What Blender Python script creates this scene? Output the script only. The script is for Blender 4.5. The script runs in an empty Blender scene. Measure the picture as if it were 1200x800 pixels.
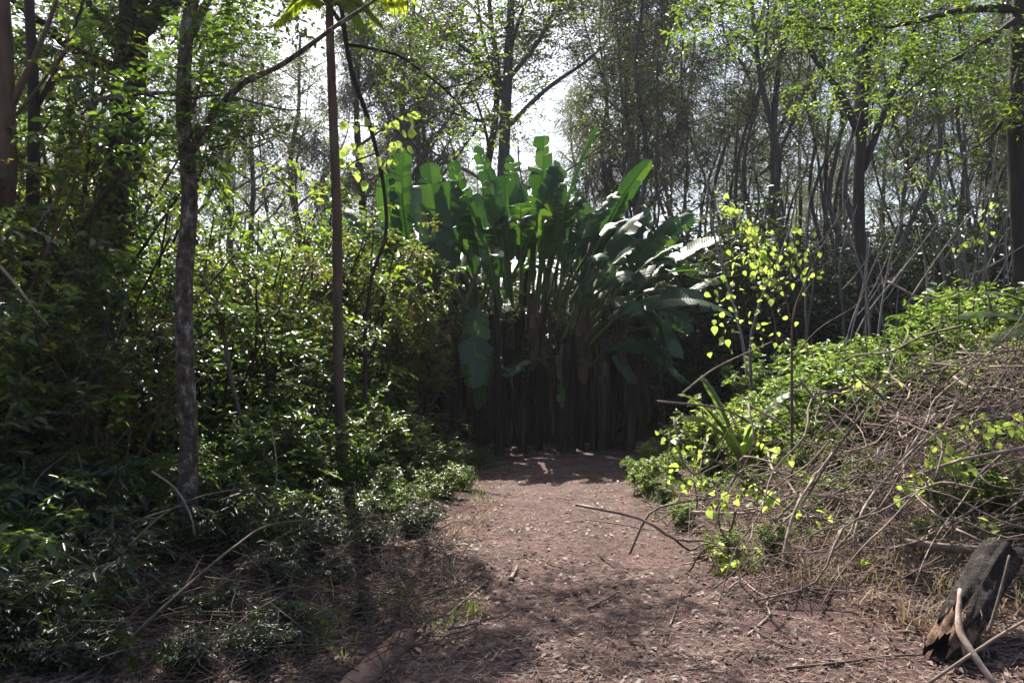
import bpy, math, random
import numpy as np
from mathutils import Vector, Matrix

scene = bpy.context.scene
COL = scene.collection
R = math.radians

# ------------------------------------------------------------------ camera
CAM_Z = 1.6
FPX = 960.0                      # focal length in pixels of the 1200 px wide photograph
PITCH = math.atan(20 / FPX)
cam_d = bpy.data.cameras.new('camera')
cam_d.sensor_width = 36.0
cam_d.lens = 36.0 * FPX / 1200.0
cam_d.clip_end = 2000
cam = bpy.data.objects.new('camera', cam_d)
COL.objects.link(cam)
cam.location = (0, 0, CAM_Z)
cam.rotation_euler = (R(90) + PITCH, 0, 0)
scene.camera = cam

# ------------------------------------------------------------------ sky and sun
SUN_EL, SUN_AZ = R(51), R(-16)     # azimuth from +Y, negative = towards -X
world = bpy.data.worlds.new('World')
scene.world = world
world.use_nodes = True
wn = world.node_tree
sky = wn.nodes.new('ShaderNodeTexSky')
sky.sky_type = 'NISHITA'
sky.sun_disc = False
sky.sun_elevation = SUN_EL
sky.sun_rotation = SUN_AZ
sky.air_density = 1.0
sky.dust_density = 3.2
bg = wn.nodes['Background']
bg.inputs['Strength'].default_value = 0.08
wn.links.new(sky.outputs[0], bg.inputs['Color'])
sun_d = bpy.data.lights.new('sun', 'SUN')
sun_d.energy = 5.0
sun_d.angle = R(0.5)
sun_d.color = (1.0, 0.94, 0.84)
sun = bpy.data.objects.new('sun', sun_d)
COL.objects.link(sun)
S = Vector((math.sin(SUN_AZ) * math.cos(SUN_EL), math.cos(SUN_AZ) * math.cos(SUN_EL), math.sin(SUN_EL)))
sun.rotation_euler = (-S).to_track_quat('-Z', 'Y').to_euler()
sun.location = S * 60

vs = scene.view_settings
vs.view_transform = 'Standard'
vs.look = 'None'
vs.exposure = 1.65
vs.gamma = 1.0
vs.use_curve_mapping = False
cy = scene.cycles
cy.max_bounces = 6
cy.diffuse_bounces = 2
cy.glossy_bounces = 2
cy.transmission_bounces = 3
cy.transparent_max_bounces = 4
cy.use_denoising = True
cy.caustics_reflective = False
cy.caustics_refractive = False
cy.sample_clamp_indirect = 6.0

# ------------------------------------------------------------------ helpers
def P(px, py, Y):
    """world point at depth Y seen at photo pixel px, py"""
    cx, cyy = (px - 600) / FPX, (400 - py) / FPX
    fy = math.cos(PITCH) - cyy * math.sin(PITCH)
    fz = math.sin(PITCH) + cyy * math.cos(PITCH)
    s = Y / fy
    return np.array([cx * s, Y, CAM_Z + fz * s])

def nrm(a):
    a = np.asarray(a, float)
    return a / np.maximum(np.linalg.norm(a, axis=-1, keepdims=True), 1e-9)

def catmull(pts, n=6):
    p = np.asarray(pts, float)
    if len(p) < 3:
        t = np.linspace(0, 1, n + 1)[:, None]
        return p[0] * (1 - t) + p[-1] * t
    q = np.vstack([2 * p[0] - p[1], p, 2 * p[-1] - p[-2]])
    out = []
    for i in range(1, len(q) - 2):
        a, b, c, d = q[i - 1], q[i], q[i + 1], q[i + 2]
        for t in np.linspace(0, 1, n, endpoint=False):
            out.append(0.5 * (2 * b + (c - a) * t + (2 * a - 5 * b + 4 * c - d) * t * t + (3 * b - a - 3 * c + d) * t ** 3))
    out.append(p[-1])
    return np.array(out)

def sstep(a, b, x):
    t = np.clip((x - a) / (b - a), 0, 1)
    return t * t * (3 - 2 * t)

class MB:
    def __init__(self):
        self.v, self.q, self.t, self.n = [], [], [], 0
    def add(self, V, quads=None, tris=None):
        V = np.asarray(V, float).reshape(-1, 3)
        if quads is not None and len(quads):
            self.q.append(np.asarray(quads, int).reshape(-1, 4) + self.n)
        if tris is not None and len(tris):
            self.t.append(np.asarray(tris, int).reshape(-1, 3) + self.n)
        self.v.append(V)
        self.n += len(V)
    def tube(self, pts, radii, sides=7, rng=None, rough=0.0, caps=True):
        p = np.asarray(pts, float)
        n = len(p)
        r = np.interp(np.linspace(0, 1, n), np.linspace(0, 1, len(np.atleast_1d(radii))), np.atleast_1d(radii)) if np.ndim(radii) else np.full(n, radii)
        tan = nrm(np.gradient(p, axis=0))
        ref = np.array([0.31, 0.95, 0.05]) if abs(tan[0][2]) > 0.7 else np.array([0.0, 0.0, 1.0])
        a = nrm(np.cross(tan, ref))
        b = np.cross(tan, a)
        ang = np.linspace(0, 2 * math.pi, sides, endpoint=False)
        rr = r[:, None] * np.ones((1, sides))
        if rng is not None and rough:
            rr = rr * (1 + rough * rng.standard_normal((n, sides)))
        V = p[:, None, :] + rr[..., None] * (np.cos(ang)[None, :, None] * a[:, None, :] + np.sin(ang)[None, :, None] * b[:, None, :])
        i = np.arange(n - 1)[:, None] * sides
        j = np.arange(sides)[None, :]
        k = (j + 1) % sides
        Q = np.stack([i + j, i + k, i + sides + k, i + sides + j], -1).reshape(-1, 4)
        V = V.reshape(-1, 3)
        T = []
        if caps:
            V = np.vstack([V, p[0], p[-1]])
            c0, c1 = n * sides, n * sides + 1
            o = (n - 1) * sides
            for s in range(sides):
                s2 = (s + 1) % sides
                T += [(c0, s2, s), (c1, o + s, o + s2)]
        self.add(V, Q, T)
    def prisms(self, A, B, ra, rb):
        A, B = np.asarray(A, float), np.asarray(B, float)
        n = len(A)
        if not n:
            return
        d = nrm(B - A)
        ref = np.where(np.abs(d[:, 2:3]) > 0.8, np.array([[1.0, 0, 0]]), np.array([[0, 0, 1.0]]))
        a = nrm(np.cross(d, ref)); b = np.cross(d, a)
        ra = np.broadcast_to(ra, n)[:, None]; rb = np.broadcast_to(rb, n)[:, None]
        V = np.zeros((n, 6, 3))
        for k in range(3):
            c, s = math.cos(k * 2.094), math.sin(k * 2.094)
            V[:, k] = A + ra * (c * a + s * b)
            V[:, 3 + k] = B + rb * (c * a + s * b)
        f = np.array([[0, 1, 4, 3], [1, 2, 5, 4], [2, 0, 3, 5]])
        Q = (np.arange(n)[:, None, None] * 6 + f[None]).reshape(-1, 4)
        self.add(V.reshape(-1, 3), Q)
    def leaves(self, B, D, N, L, W, fold=0.18, curl=0.12, simple=False):
        B = np.asarray(B, float); n = len(B)
        if not n:
            return
        D = nrm(D); Sd = nrm(np.cross(D, N)); N = np.cross(Sd, D)
        L = np.broadcast_to(L, n)[:, None]; W = np.broadcast_to(W, n)[:, None]
        if simple:
            V = np.stack([B, B + .45 * L * D + .5 * W * Sd + fold * W * N, B + L * D - curl * L * N, B + .45 * L * D - .5 * W * Sd + fold * W * N], 1)
            T = (np.arange(n)[:, None, None] * 4 + np.array([[0, 2, 1], [0, 3, 2]])[None]).reshape(-1, 3)
            self.add(V.reshape(-1, 3), None, T)
            return
        V = np.stack([B,
                      B + .30 * L * D + .48 * W * Sd + fold * W * N,
                      B + .66 * L * D + .36 * W * Sd + (fold * .8 * W - curl * .3 * L) * N,
                      B + L * D - curl * L * N,
                      B + .66 * L * D - .36 * W * Sd + (fold * .8 * W - curl * .3 * L) * N,
                      B + .30 * L * D - .48 * W * Sd + fold * W * N], 1)
        Q = (np.arange(n)[:, None, None] * 6 + np.array([[0, 3, 2, 1], [0, 5, 4, 3]])[None]).reshape(-1, 4)
        self.add(V.reshape(-1, 3), Q)
    def mesh(self, name, mat=None, smooth=False):
        me = bpy.data.meshes.new(name)
        V = np.vstack(self.v) if self.v else np.zeros((0, 3))
        me.vertices.add(len(V))
        me.vertices.foreach_set('co', V.ravel())
        Q = np.vstack(self.q) if self.q else np.zeros((0, 4), int)
        T = np.vstack(self.t) if self.t else np.zeros((0, 3), int)
        me.loops.add(Q.size + T.size)
        me.loops.foreach_set('vertex_index', np.concatenate([Q.ravel(), T.ravel()]))
        me.polygons.add(len(Q) + len(T))
        me.polygons.foreach_set('loop_start', np.concatenate([np.arange(len(Q)) * 4, Q.size + np.arange(len(T)) * 3]))
        if smooth:
            me.polygons.foreach_set('use_smooth', np.ones(len(Q) + len(T), bool))
        me.update(calc_edges=True)
        if mat:
            me.materials.append(mat)
        return me

def obj(name, me, parent=None, kind=None):
    o = bpy.data.objects.new(name, me)
    COL.objects.link(o)
    if parent is not None:
        o.parent = parent
    if kind:
        o['kind'] = kind
    return o

def tag(o, label, cat, group=None):
    o['label'] = label
    o['category'] = cat
    if group:
        o['group'] = group
    return o

def thing(name, label, cat, loc=(0, 0, 0), rz=0.0, group=None, scale=1.0):
    o = bpy.data.objects.new(name, None)
    COL.objects.link(o)
    o.empty_display_size = 0.2
    o.location = tuple(float(c) for c in loc)
    o.rotation_euler = (0, 0, rz)
    o.scale = (scale, scale, scale) if np.ndim(scale) == 0 else scale
    return tag(o, label, cat, group)

# ------------------------------------------------------------------ terrain
_rng = np.random.default_rng(5)
_ph = _rng.uniform(0, 6.28, (26, 2))
_fr = np.concatenate([_rng.uniform(.25, .9, 8), _rng.uniform(1.2, 3.5, 9), _rng.uniform(4, 11, 9)])
_an = _rng.uniform(0, 6.28, 26)
_am = np.concatenate([np.full(8, .035), np.full(9, .012), np.full(9, .006)])

def path_mask(x, y):
    c = 0.72 + 0.10 * np.sin(y * .55) + np.where(y < 6, (6 - y) * .10, 0) + np.where(y > 12, (y - 12) * .12, 0)
    w = 0.80 + .12 * np.sin(y * 1.9 + 1) + np.where(y < 6.2, (6.2 - y) * .33, 0)
    return 1 - sstep(w - .25, w + .35, np.abs(x - c))

def gz(x, y):
    x = np.asarray(x, float); y = np.asarray(y, float)
    h = np.zeros(np.broadcast(x, y).shape)
    for i in range(26):
        h = h + _am[i] * np.sin(_fr[i] * (x * math.cos(_an[i]) + y * math.sin(_an[i])) + _ph[i, 0])
    pm = path_mask(x, y)
    h = h * (1 - .55 * pm)
    bank = sstep(2.0, 4.8, x) * sstep(4.2, 6.2, y) * (1 - sstep(16, 26, y))
    h = h + .80 * bank * (1 - .35 * np.exp(-((x - 3.2) / 1.0) ** 2 - ((y - 6.2) / 1.0) ** 2))
    left = (1 - sstep(-3.2, -.4, x)) * .28
    h = h + left
    h = h + .14 * np.exp(-((x + 1.0) / .6) ** 2 - ((y - 6.3) / .8) ** 2)
    far = sstep(24, 75, y)
    h = h + 7.0 * far + 1.5 * sstep(60, 160, y)
    return h

def G(x, y, dz=0.0):
    return np.array([x, y, float(gz(x, y)) + dz])

# ------------------------------------------------------------------ materials
def new_mat(name):
    m = bpy.data.materials.new(name)
    m.use_nodes = True
    nt = m.node_tree
    b = nt.nodes['Principled BSDF']
    return m, nt, b

def ramp(nt, fac, stops):
    n = nt.nodes.new('ShaderNodeValToRGB')
    e = n.color_ramp.elements
    e[0].position, e[0].color = stops[0][0], (*stops[0][1], 1)
    e[1].position, e[1].color = stops[-1][0], (*stops[-1][1], 1)
    for p, c in stops[1:-1]:
        k = e.new(p); k.color = (*c, 1)
    nt.links.new(fac, n.inputs[0])
    return n.outputs[0]

def noise(nt, scale, detail=4, rough=.6, coord='Object', stretch=None):
    tc = nt.nodes.new('ShaderNodeTexCoord')
    o = tc.outputs[coord]
    if stretch:
        mp = nt.nodes.new('ShaderNodeMapping')
        mp.inputs['Scale'].default_value = stretch
        nt.links.new(o, mp.inputs[0]); o = mp.outputs[0]
    n = nt.nodes.new('ShaderNodeTexNoise')
    n.inputs['Scale'].default_value = scale
    n.inputs['Detail'].default_value = detail
    n.inputs['Roughness'].default_value = rough
    nt.links.new(o, n.inputs['Vector'])
    return n.outputs['Fac']

def bump(nt, b, fac, strength=.5, dist=.02):
    n = nt.nodes.new('ShaderNodeBump')
    n.inputs['Strength'].default_value = strength
    n.inputs['Distance'].default_value = dist
    nt.links.new(fac, n.inputs['Height'])
    nt.links.new(n.outputs[0], b.inputs['Normal'])

def leaf_mat(name, stops, trans_gain=2.2, trans=.42, rough=.38, spec=.5, tint=(1.15, 1.1, .45), back=None):
    m, nt, b = new_mat(name)
    geo = nt.nodes.new('ShaderNodeNewGeometry')
    oi = nt.nodes.new('ShaderNodeObjectInfo')
    ad = nt.nodes.new('ShaderNodeMath'); ad.operation = 'MULTIPLY_ADD'
    nt.links.new(oi.outputs['Random'], ad.inputs[0]); ad.inputs[1].default_value = .25
    mu = nt.nodes.new('ShaderNodeMath'); mu.operation = 'MULTIPLY'; mu.inputs[1].default_value = .78
    nt.links.new(geo.outputs['Random Per Island'], mu.inputs[0])
    nt.links.new(mu.outputs[0], ad.inputs[2])
    col = ramp(nt, ad.outputs[0], stops)
    nt.links.new(col, b.inputs['Base Color'])
    b.inputs['Roughness'].default_value = rough
    b.inputs['Specular IOR Level'].default_value = spec
    tr = nt.nodes.new('ShaderNodeBsdfTranslucent')
    mx = nt.nodes.new('ShaderNodeMix'); mx.data_type = 'RGBA'; mx.blend_type = 'MULTIPLY'
    mx.inputs['Factor'].default_value = 1
    nt.links.new(col, mx.inputs['A'])
    mx.inputs['B'].default_value = (tint[0] * trans_gain, tint[1] * trans_gain, tint[2] * trans_gain, 1)
    nt.links.new(mx.outputs['Result'], tr.inputs['Color'])
    ms = nt.nodes.new('ShaderNodeMixShader')
    ms.inputs[0].default_value = trans
    nt.links.new(b.outputs[0], ms.inputs[1]); nt.links.new(tr.outputs[0], ms.inputs[2])
    nt.links.new(ms.outputs[0], nt.nodes['Material Output'].inputs['Surface'])
    return m

def wood_mat(name, stops, scale=6, stretch=(1, 1, .25), bstr=.6, dist=.02, rough=.85, per_object=0.0):
    m, nt, b = new_mat(name)
    f = noise(nt, scale, 6, .65, stretch=stretch)
    c = ramp(nt, f, stops)
    if per_object:
        oi = nt.nodes.new('ShaderNodeObjectInfo')
        hs = nt.nodes.new('ShaderNodeHueSaturation')
        mr = nt.nodes.new('ShaderNodeMapRange')
        mr.inputs['To Min'].default_value = 1 - per_object; mr.inputs['To Max'].default_value = 1 + per_object
        nt.links.new(oi.outputs['Random'], mr.inputs['Value'])
        nt.links.new(mr.outputs[0], hs.inputs['Value']); nt.links.new(c, hs.inputs['Color'])
        c = hs.outputs[0]
    nt.links.new(c, b.inputs['Base Color'])
    b.inputs['Roughness'].default_value = rough
    b.inputs['Specular IOR Level'].default_value = .25
    f2 = noise(nt, scale * 4, 5, .7, stretch=stretch)
    bump(nt, b, f2, bstr, dist)
    return m

def ground_material():
    m, nt, b = new_mat('forest_soil')
    f1 = noise(nt, .9, 6, .6)
    f2 = noise(nt, 14, 8, .7)
    f3 = noise(nt, 60, 4, .7)
    c1 = ramp(nt, f2, [(.25, (.030, .018, .013)), (.5, (.085, .050, .038)), (.68, (.17, .11, .085)), (.85, (.30, .22, .18))])
    c2 = ramp(nt, f1, [(.3, (.55, .5, .48)), (.7, (1.15, 1.05, 1.0))])
    mx = nt.nodes.new('ShaderNodeMix'); mx.data_type = 'RGBA'; mx.blend_type = 'MULTIPLY'; mx.inputs['Factor'].default_value = 1
    nt.links.new(c1, mx.inputs['A']); nt.links.new(c2, mx.inputs['B'])
    nt.links.new(mx.outputs['Result'], b.inputs['Base Color'])
    b.inputs['Roughness'].default_value = .9
    b.inputs['Specular IOR Level'].default_value = .2
    ad = nt.nodes.new('ShaderNodeMath'); ad.operation = 'MULTIPLY_ADD'
    nt.links.new(f3, ad.inputs[0]); ad.inputs[1].default_value = .35; nt.links.new(f2, ad.inputs[2])
    bump(nt, b, ad.outputs[0], .9, .05)
    return m

def path_material():
    m, nt, b = new_mat('trodden_red_soil')
    f1 = noise(nt, 2.2, 7, .65)
    f2 = noise(nt, 30, 9, .8)
    f3 = noise(nt, 75, 4, .7)
    c1 = ramp(nt, f2, [(.30, (.026, .014, .012)), (.45, (.075, .042, .036)), (.58, (.155, .095, .084)), (.74, (.34, .24, .22))])
    c2 = ramp(nt, f1, [(.32, (.45, .40, .38)), (.68, (1.15, 1.08, 1.06))])
    mx = nt.nodes.new('ShaderNodeMix'); mx.data_type = 'RGBA'; mx.blend_type = 'MULTIPLY'; mx.inputs['Factor'].default_value = 1
    nt.links.new(c1, mx.inputs['A']); nt.links.new(c2, mx.inputs['B'])
    nt.links.new(mx.outputs['Result'], b.inputs['Base Color'])
    b.inputs['Roughness'].default_value = .85
    b.inputs['Specular IOR Level'].default_value = .25
    ad = nt.nodes.new('ShaderNodeMath'); ad.operation = 'MULTIPLY_ADD'
    nt.links.new(f3, ad.inputs[0]); ad.inputs[1].default_value = .35; nt.links.new(f2, ad.inputs[2])
    bump(nt, b, ad.outputs[0], .9, .03)
    return m

M = {}
M['soil'] = ground_material()
M['path'] = path_material()
M['leaf_thicket'] = leaf_mat('glossy_dark_leaf', [(0, (.014, .028, .010)), (.5, (.028, .052, .016)), (.85, (.055, .085, .022)), (1, (.14, .14, .03))], 2.7, .42, .30, .65)
M['leaf_small'] = leaf_mat('small_green_leaf', [(0, (.022, .045, .013)), (.6, (.046, .085, .020)), (1, (.09, .12, .026))], 2.7, .46, .36, .5)
M['leaf_mid'] = leaf_mat('mid_green_broad_leaf', [(0, (.03, .055, .015)), (.5, (.055, .095, .022)), (.9, (.10, .14, .03)), (1, (.20, .18, .05))], 2.7, .48, .36, .5)
M['leaf_olive'] = leaf_mat('olive_leaf', [(0, (.045, .060, .015)), (.6, (.085, .095, .022)), (1, (.13, .12, .03))], 2.2, .45, .45, .4)
M['leaf_herb'] = leaf_mat('light_green_leaf', [(0, (.035, .065, .020)), (.6, (.080, .130, .036)), (1, (.19, .21, .07))], 2.5, .50, .42, .45, (1.15, 1.08, .6))
M['leaf_lime'] = leaf_mat('lime_young_leaf', [(0, (.09, .15, .025)), (.5, (.16, .22, .045)), (1, (.27, .28, .09))], 2.1, .55, .42, .45, (1.1, 1.1, .9))
M['leaf_tree'] = leaf_mat('tree_crown_leaf', [(0, (.020, .034, .016)), (.6, (.040, .060, .026)), (1, (.085, .095, .034))], 2.2, .42, .42, .45)
M['leaf_grey'] = leaf_mat('grey_green_needle', [(0, (.028, .038, .030)), (1, (.06, .072, .052))], 1.8, .30, .5, .4, (1.05, 1.05, .8))
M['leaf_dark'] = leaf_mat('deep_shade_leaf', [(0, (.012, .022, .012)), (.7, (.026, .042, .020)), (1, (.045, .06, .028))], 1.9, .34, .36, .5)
M['frond'] = leaf_mat('palm_leaflet', [(0, (.10, .15, .02)), (1, (.20, .24, .035))], 2.4, .55, .4, .5)
M['dead_leaf'] = leaf_mat('withered_brown_leaf', [(0, (.022, .015, .011)), (.6, (.06, .040, .026)), (1, (.14, .09, .055))], 1.3, .10, .85, .15, (1.1, .9, .6))
M['litter'] = leaf_mat('fallen_dry_leaf', [(0, (.040, .020, .015)), (.55, (.095, .056, .043)), (.93, (.17, .115, .095)), (1, (.38, .32, .29))], 1.3, .15, .6, .35, (1, .85, .7))
M['grass'] = leaf_mat('grass_blade', [(0, (.04, .075, .02)), (.6, (.08, .12, .035)), (1, (.22, .19, .09))], 2.2, .42, .45, .4)
M['dry_grass'] = leaf_mat('dry_straw', [(0, (.12, .09, .055)), (1, (.36, .29, .20))], 1.4, .25, .7, .3, (1, .9, .7))
M['bark_mottled'] = wood_mat('mottled_bark', [(.34, (.035, .026, .020)), (.47, (.095, .068, .052)), (.56, (.16, .125, .10)), (.64, (.36, .33, .29))], 17, (1, 1, .6), 1.0, .04)
M['bark_brown'] = wood_mat('brown_bark', [(.3, (.05, .032, .022)), (.6, (.12, .080, .055)), (.8, (.18, .13, .095))], 8, (1, 1, .2), .7, .015)
M['bark_dark'] = wood_mat('dark_bark', [(.3, (.018, .014, .012)), (.7, (.055, .043, .036))], 8, (1, 1, .25), .7, .02)
M['bark_grey'] = wood_mat('grey_bark', [(.3, (.045, .038, .034)), (.6, (.10, .088, .078)), (.8, (.20, .18, .16))], 6, (1, 1, .3), .6, .02, per_object=.35)
M['bark_pale'] = wood_mat('pale_grey_bark', [(.3, (.10, .09, .085)), (.6, (.20, .18, .17)), (.8, (.30, .28, .26))], 6, (1, 1, .3), .5, .01, per_object=.4)
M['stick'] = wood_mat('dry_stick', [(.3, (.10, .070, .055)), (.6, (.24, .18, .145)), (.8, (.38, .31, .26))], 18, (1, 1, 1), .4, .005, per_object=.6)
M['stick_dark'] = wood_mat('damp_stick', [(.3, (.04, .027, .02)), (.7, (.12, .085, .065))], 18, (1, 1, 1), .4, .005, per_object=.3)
M['stem_green'] = wood_mat('green_brown_stem', [(.3, (.06, .055, .025)), (.7, (.13, .11, .05))], 12, (1, 1, .3), .3, .004)
M['pseudostem'] = wood_mat('fibrous_pseudostem', [(.3, (.018, .013, .010)), (.55, (.05, .036, .025)), (.8, (.12, .085, .055))], 14, (1, 1, .08), .8, .02, per_object=.4)
M['torn_wood'] = wood_mat('torn_orange_wood', [(.3, (.04, .02, .012)), (.5, (.14, .080, .050)), (.72, (.34, .22, .15))], 24, (1, 1, .3), .9, .02)
M['log_bark'] = wood_mat('weathered_log_bark', [(.35, (.010, .008, .007)), (.55, (.035, .026, .022)), (.72, (.13, .105, .095))], 14, (1, 1, 1), 1.0, .05)
M['cut_log'] = wood_mat('peeled_brown_log', [(.3, (.09, .05, .035)), (.6, (.20, .125, .09)), (.8, (.30, .20, .15))], 9, (1, 1, 1), .6, .015)

def paddle_mat():
    m = leaf_mat('paddle_leaf', [(0, (.012, .034, .012)), (.6, (.022, .058, .016)), (1, (.05, .09, .02))], 2.8, .22, .44, .45, (1.05, 1.15, .35))
    nt = m.node_tree
    b = nt.nodes['Principled BSDF']
    uv = nt.nodes.new('ShaderNodeUVMap')
    mp = nt.nodes.new('ShaderNodeMapping'); mp.inputs['Scale'].default_value = (.6, 9, 1)
    w = nt.nodes.new('ShaderNodeTexWave'); w.wave_type = 'BANDS'; w.bands_direction = 'Y'
    w.inputs['Scale'].default_value = 1.2; w.inputs['Distortion'].default_value = 1.0
    nt.links.new(uv.outputs[0], mp.inputs[0]); nt.links.new(mp.outputs[0], w.inputs['Vector'])
    bump(nt, b, w.outputs['Fac'], .22, .01)
    return m
M['paddle'] = paddle_mat()
M['petiole'] = wood_mat('green_petiole', [(.3, (.05, .075, .022)), (.7, (.10, .13, .04))], 10, (1, 1, .2), .2, .004, .45)

# ------------------------------------------------------------------ ground and path
def build_ground():
    xs = np.concatenate([np.linspace(-160, -12, 40)[:-1], np.linspace(-12, -5, 50)[:-1], np.linspace(-5, 6, 240)[:-1], np.linspace(6, 12, 45)[:-1], np.linspace(12, 160, 40)])
    ys = np.concatenate([np.linspace(-40, 2, 20)[:-1], np.linspace(2, 9, 190)[:-1], np.linspace(9, 17, 110)[:-1], np.linspace(17, 40, 60)[:-1], np.linspace(40, 260, 50)])
    X, Y = np.meshgrid(xs, ys)
    Z = gz(X, Y)
    rng = np.random.default_rng(3)
    near = ((np.abs(X - .5) < 5.5) & (Y > 2) & (Y < 17))
    Z = Z + near * rng.normal(0, .006, X.shape) * (1 - .4 * path_mask(X, Y))
    V = np.stack([X, Y, Z], -1).reshape(-1, 3)
    nx, ny = len(xs), len(ys)
    i = np.arange(ny - 1)[:, None] * nx + np.arange(nx - 1)[None]
    Q = np.stack([i, i + 1, i + nx + 1, i + nx], -1).reshape(-1, 4)
    c = V[Q].mean(1)
    edge = .5 + .18 * np.sin(c[:, 0] * 9 + c[:, 1] * 4) + .15 * np.sin(c[:, 1] * 13 - c[:, 0] * 5)
    isp = (path_mask(c[:, 0], c[:, 1]) > edge) & (c[:, 1] > -6) & (c[:, 1] < 22)
    for name, sel, mat in (('ground', ~isp, M['soil']), ('dirt_path', isp, M['path'])):
        q = Q[sel]
        u, inv = np.unique(q, return_inverse=True)
        mb = MB(); mb.add(V[u], inv.reshape(-1, 4))
        obj(name, mb.mesh(name, mat, True), kind='structure')
build_ground()

# ------------------------------------------------------------------ foliage generators
def sprays(rng, C, Rd, n_tw, n_lf, L, W, up=.3, droop=.25, tilt=.5, flat=.6, angle=.9, jit=.25):
    C = np.asarray(C, float); K = len(C)
    Rd = np.broadcast_to(Rd, K)
    c = np.repeat(C, n_tw, 0); r = np.repeat(Rd, n_tw)
    n = len(c)
    d = nrm(rng.standard_normal((n, 3)) * [1, 1, flat] + [0, 0, up])
    ln = r * rng.uniform(.55, 1.1, n)
    a = c + rng.standard_normal((n, 3)) * (.18 * r)[:, None]
    e = a + d * ln[:, None]; e[:, 2] -= droop * ln
    t = (np.arange(n_lf) + .6) / n_lf
    t = t[None, :] * np.ones((n, 1)) + rng.uniform(-.3, .3, (n, n_lf)) / n_lf
    pos = a[:, None] + d[:, None] * (ln[:, None] * t)[..., None]
    pos[..., 2] -= droop * ln[:, None] * t * t
    side = nrm(np.cross(d, [0, 0, 1.0]) + 1e-4)
    sg = np.where(np.arange(n_lf) % 2, 1.0, -1.0)
    ld = d[:, None] * .7 + side[:, None] * (sg * angle)[None, :, None] + rng.standard_normal((n, n_lf, 3)) * jit
    ld[..., 2] -= droop
    nn = rng.standard_normal((n, n_lf, 3)) * tilt + [0, 0, 1.0]
    m = n * n_lf
    sc = rng.uniform(.65, 1.15, m)
    return pos.reshape(m, 3), ld.reshape(m, 3), nn.reshape(m, 3), L * sc, W * sc, a, e

def limb_curve(rng, a, d, ln, rise=.25, n=5, wob=.06):
    pts = [np.array(a, float)]
    d = nrm(np.array(d, float))
    for k in range(n):
        d = nrm(d + rng.standard_normal(3) * wob * 2 + np.array([0, 0, rise / n]))
        pts.append(pts[-1] + d * ln / n)
    return np.array(pts)

PROTO = {}
def tree_proto(key, seed, H, r0, cb, rx, n_limb, n_sub, cl_r, n_tw, n_lf, L, W, leaf, bark, lean=.03, up=.3, droop=.25, simple=False, elev=(.2, .9), tilt=.5, flat=.6, wob=.10, stubs=0):
    rng = np.random.default_rng(seed)
    n = 9
    tz = np.linspace(0, 1, n)
    off = np.cumsum(rng.standard_normal((n, 2)) * wob * H / n * 1.2, 0)
    off -= off[0]
    tr = np.stack([off[:, 0] + lean * H * tz ** 1.5, off[:, 1], H * tz], 1)
    tr = catmull(tr, 3)
    mb = MB()
    rad = r0 * (1 - .78 * np.linspace(0, 1, len(tr)) ** .9)
    rad[0] *= 1.45; rad[1] *= 1.15
    tr[0, 2] -= .35
    mb.tube(tr, rad, 9, rng, .05)
    br, C = MB(), []
    for k in range(n_limb):
        t = cb + (1 - cb) * ((k + rng.uniform(.1, .9)) / n_limb)
        i = min(int(t * (len(tr) - 1)), len(tr) - 2)
        base = tr[i] + (tr[i + 1] - tr[i]) * (t * (len(tr) - 1) - i)
        az = k * 2.4 + rng.uniform(-.5, .5)
        el = rng.uniform(*elev)
        d = np.array([math.cos(az) * math.cos(el), math.sin(az) * math.cos(el), math.sin(el)])
        ln = rx * (1 - .55 * max(0, (t - cb) / (1 - cb + 1e-6) - .25)) * rng.uniform(.7, 1.15)
        lc = limb_curve(rng, base, d, ln)
        rb = r0 * (1 - .75 * t) * .5
        br.tube(lc, np.linspace(rb, rb * .25, len(lc)), 5, caps=False)
        C.append(lc[-1])
        for s in range(n_sub):
            j = rng.integers(1, len(lc))
            sd = nrm(lc[j] - lc[j - 1] + rng.standard_normal(3) * .7)
            sl = limb_curve(rng, lc[j], sd, ln * rng.uniform(.3, .6), n=3)
            br.tube(sl, np.linspace(rb * .35, rb * .12, len(sl)), 4, caps=False)
            C += [sl[-1], sl[-2]]
    for k in range(stubs):
        i = rng.integers(3, len(tr) - 2)
        d = nrm(rng.standard_normal(3) + [0, 0, .5])
        lc = limb_curve(rng, tr[i], d, rng.uniform(.5, 1.8), n=4)
        br.tube(lc, np.linspace(r0 * .16, r0 * .05, len(lc)), 4, caps=False)
    C = np.array(C)
    p, ld, nn, LL, WW, a, e = sprays(rng, C, cl_r, n_tw, n_lf, L, W, up, droop, tilt, flat)
    br.prisms(a, e, L * .05 + .002, .0015)
    cm = MB(); cm.leaves(p, ld, nn, LL, WW, simple=simple)
    PROTO[key] = dict(trunk=mb.mesh(key + '_trunk', bark, True), branches=br.mesh(key + '_branches', bark, True), crown=cm.mesh(key + '_crown', leaf))
    return PROTO[key]

def place(key, name, label, cat, x, y, rz, sc, group, dz=0.0):
    pr = PROTO[key]
    t = thing(name, label, cat, G(x, y, dz), rz, group, sc)
    for k in pr:
        obj(k, pr[k], t, None if k == 'trunk' else 'stuff')
    return t

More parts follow.
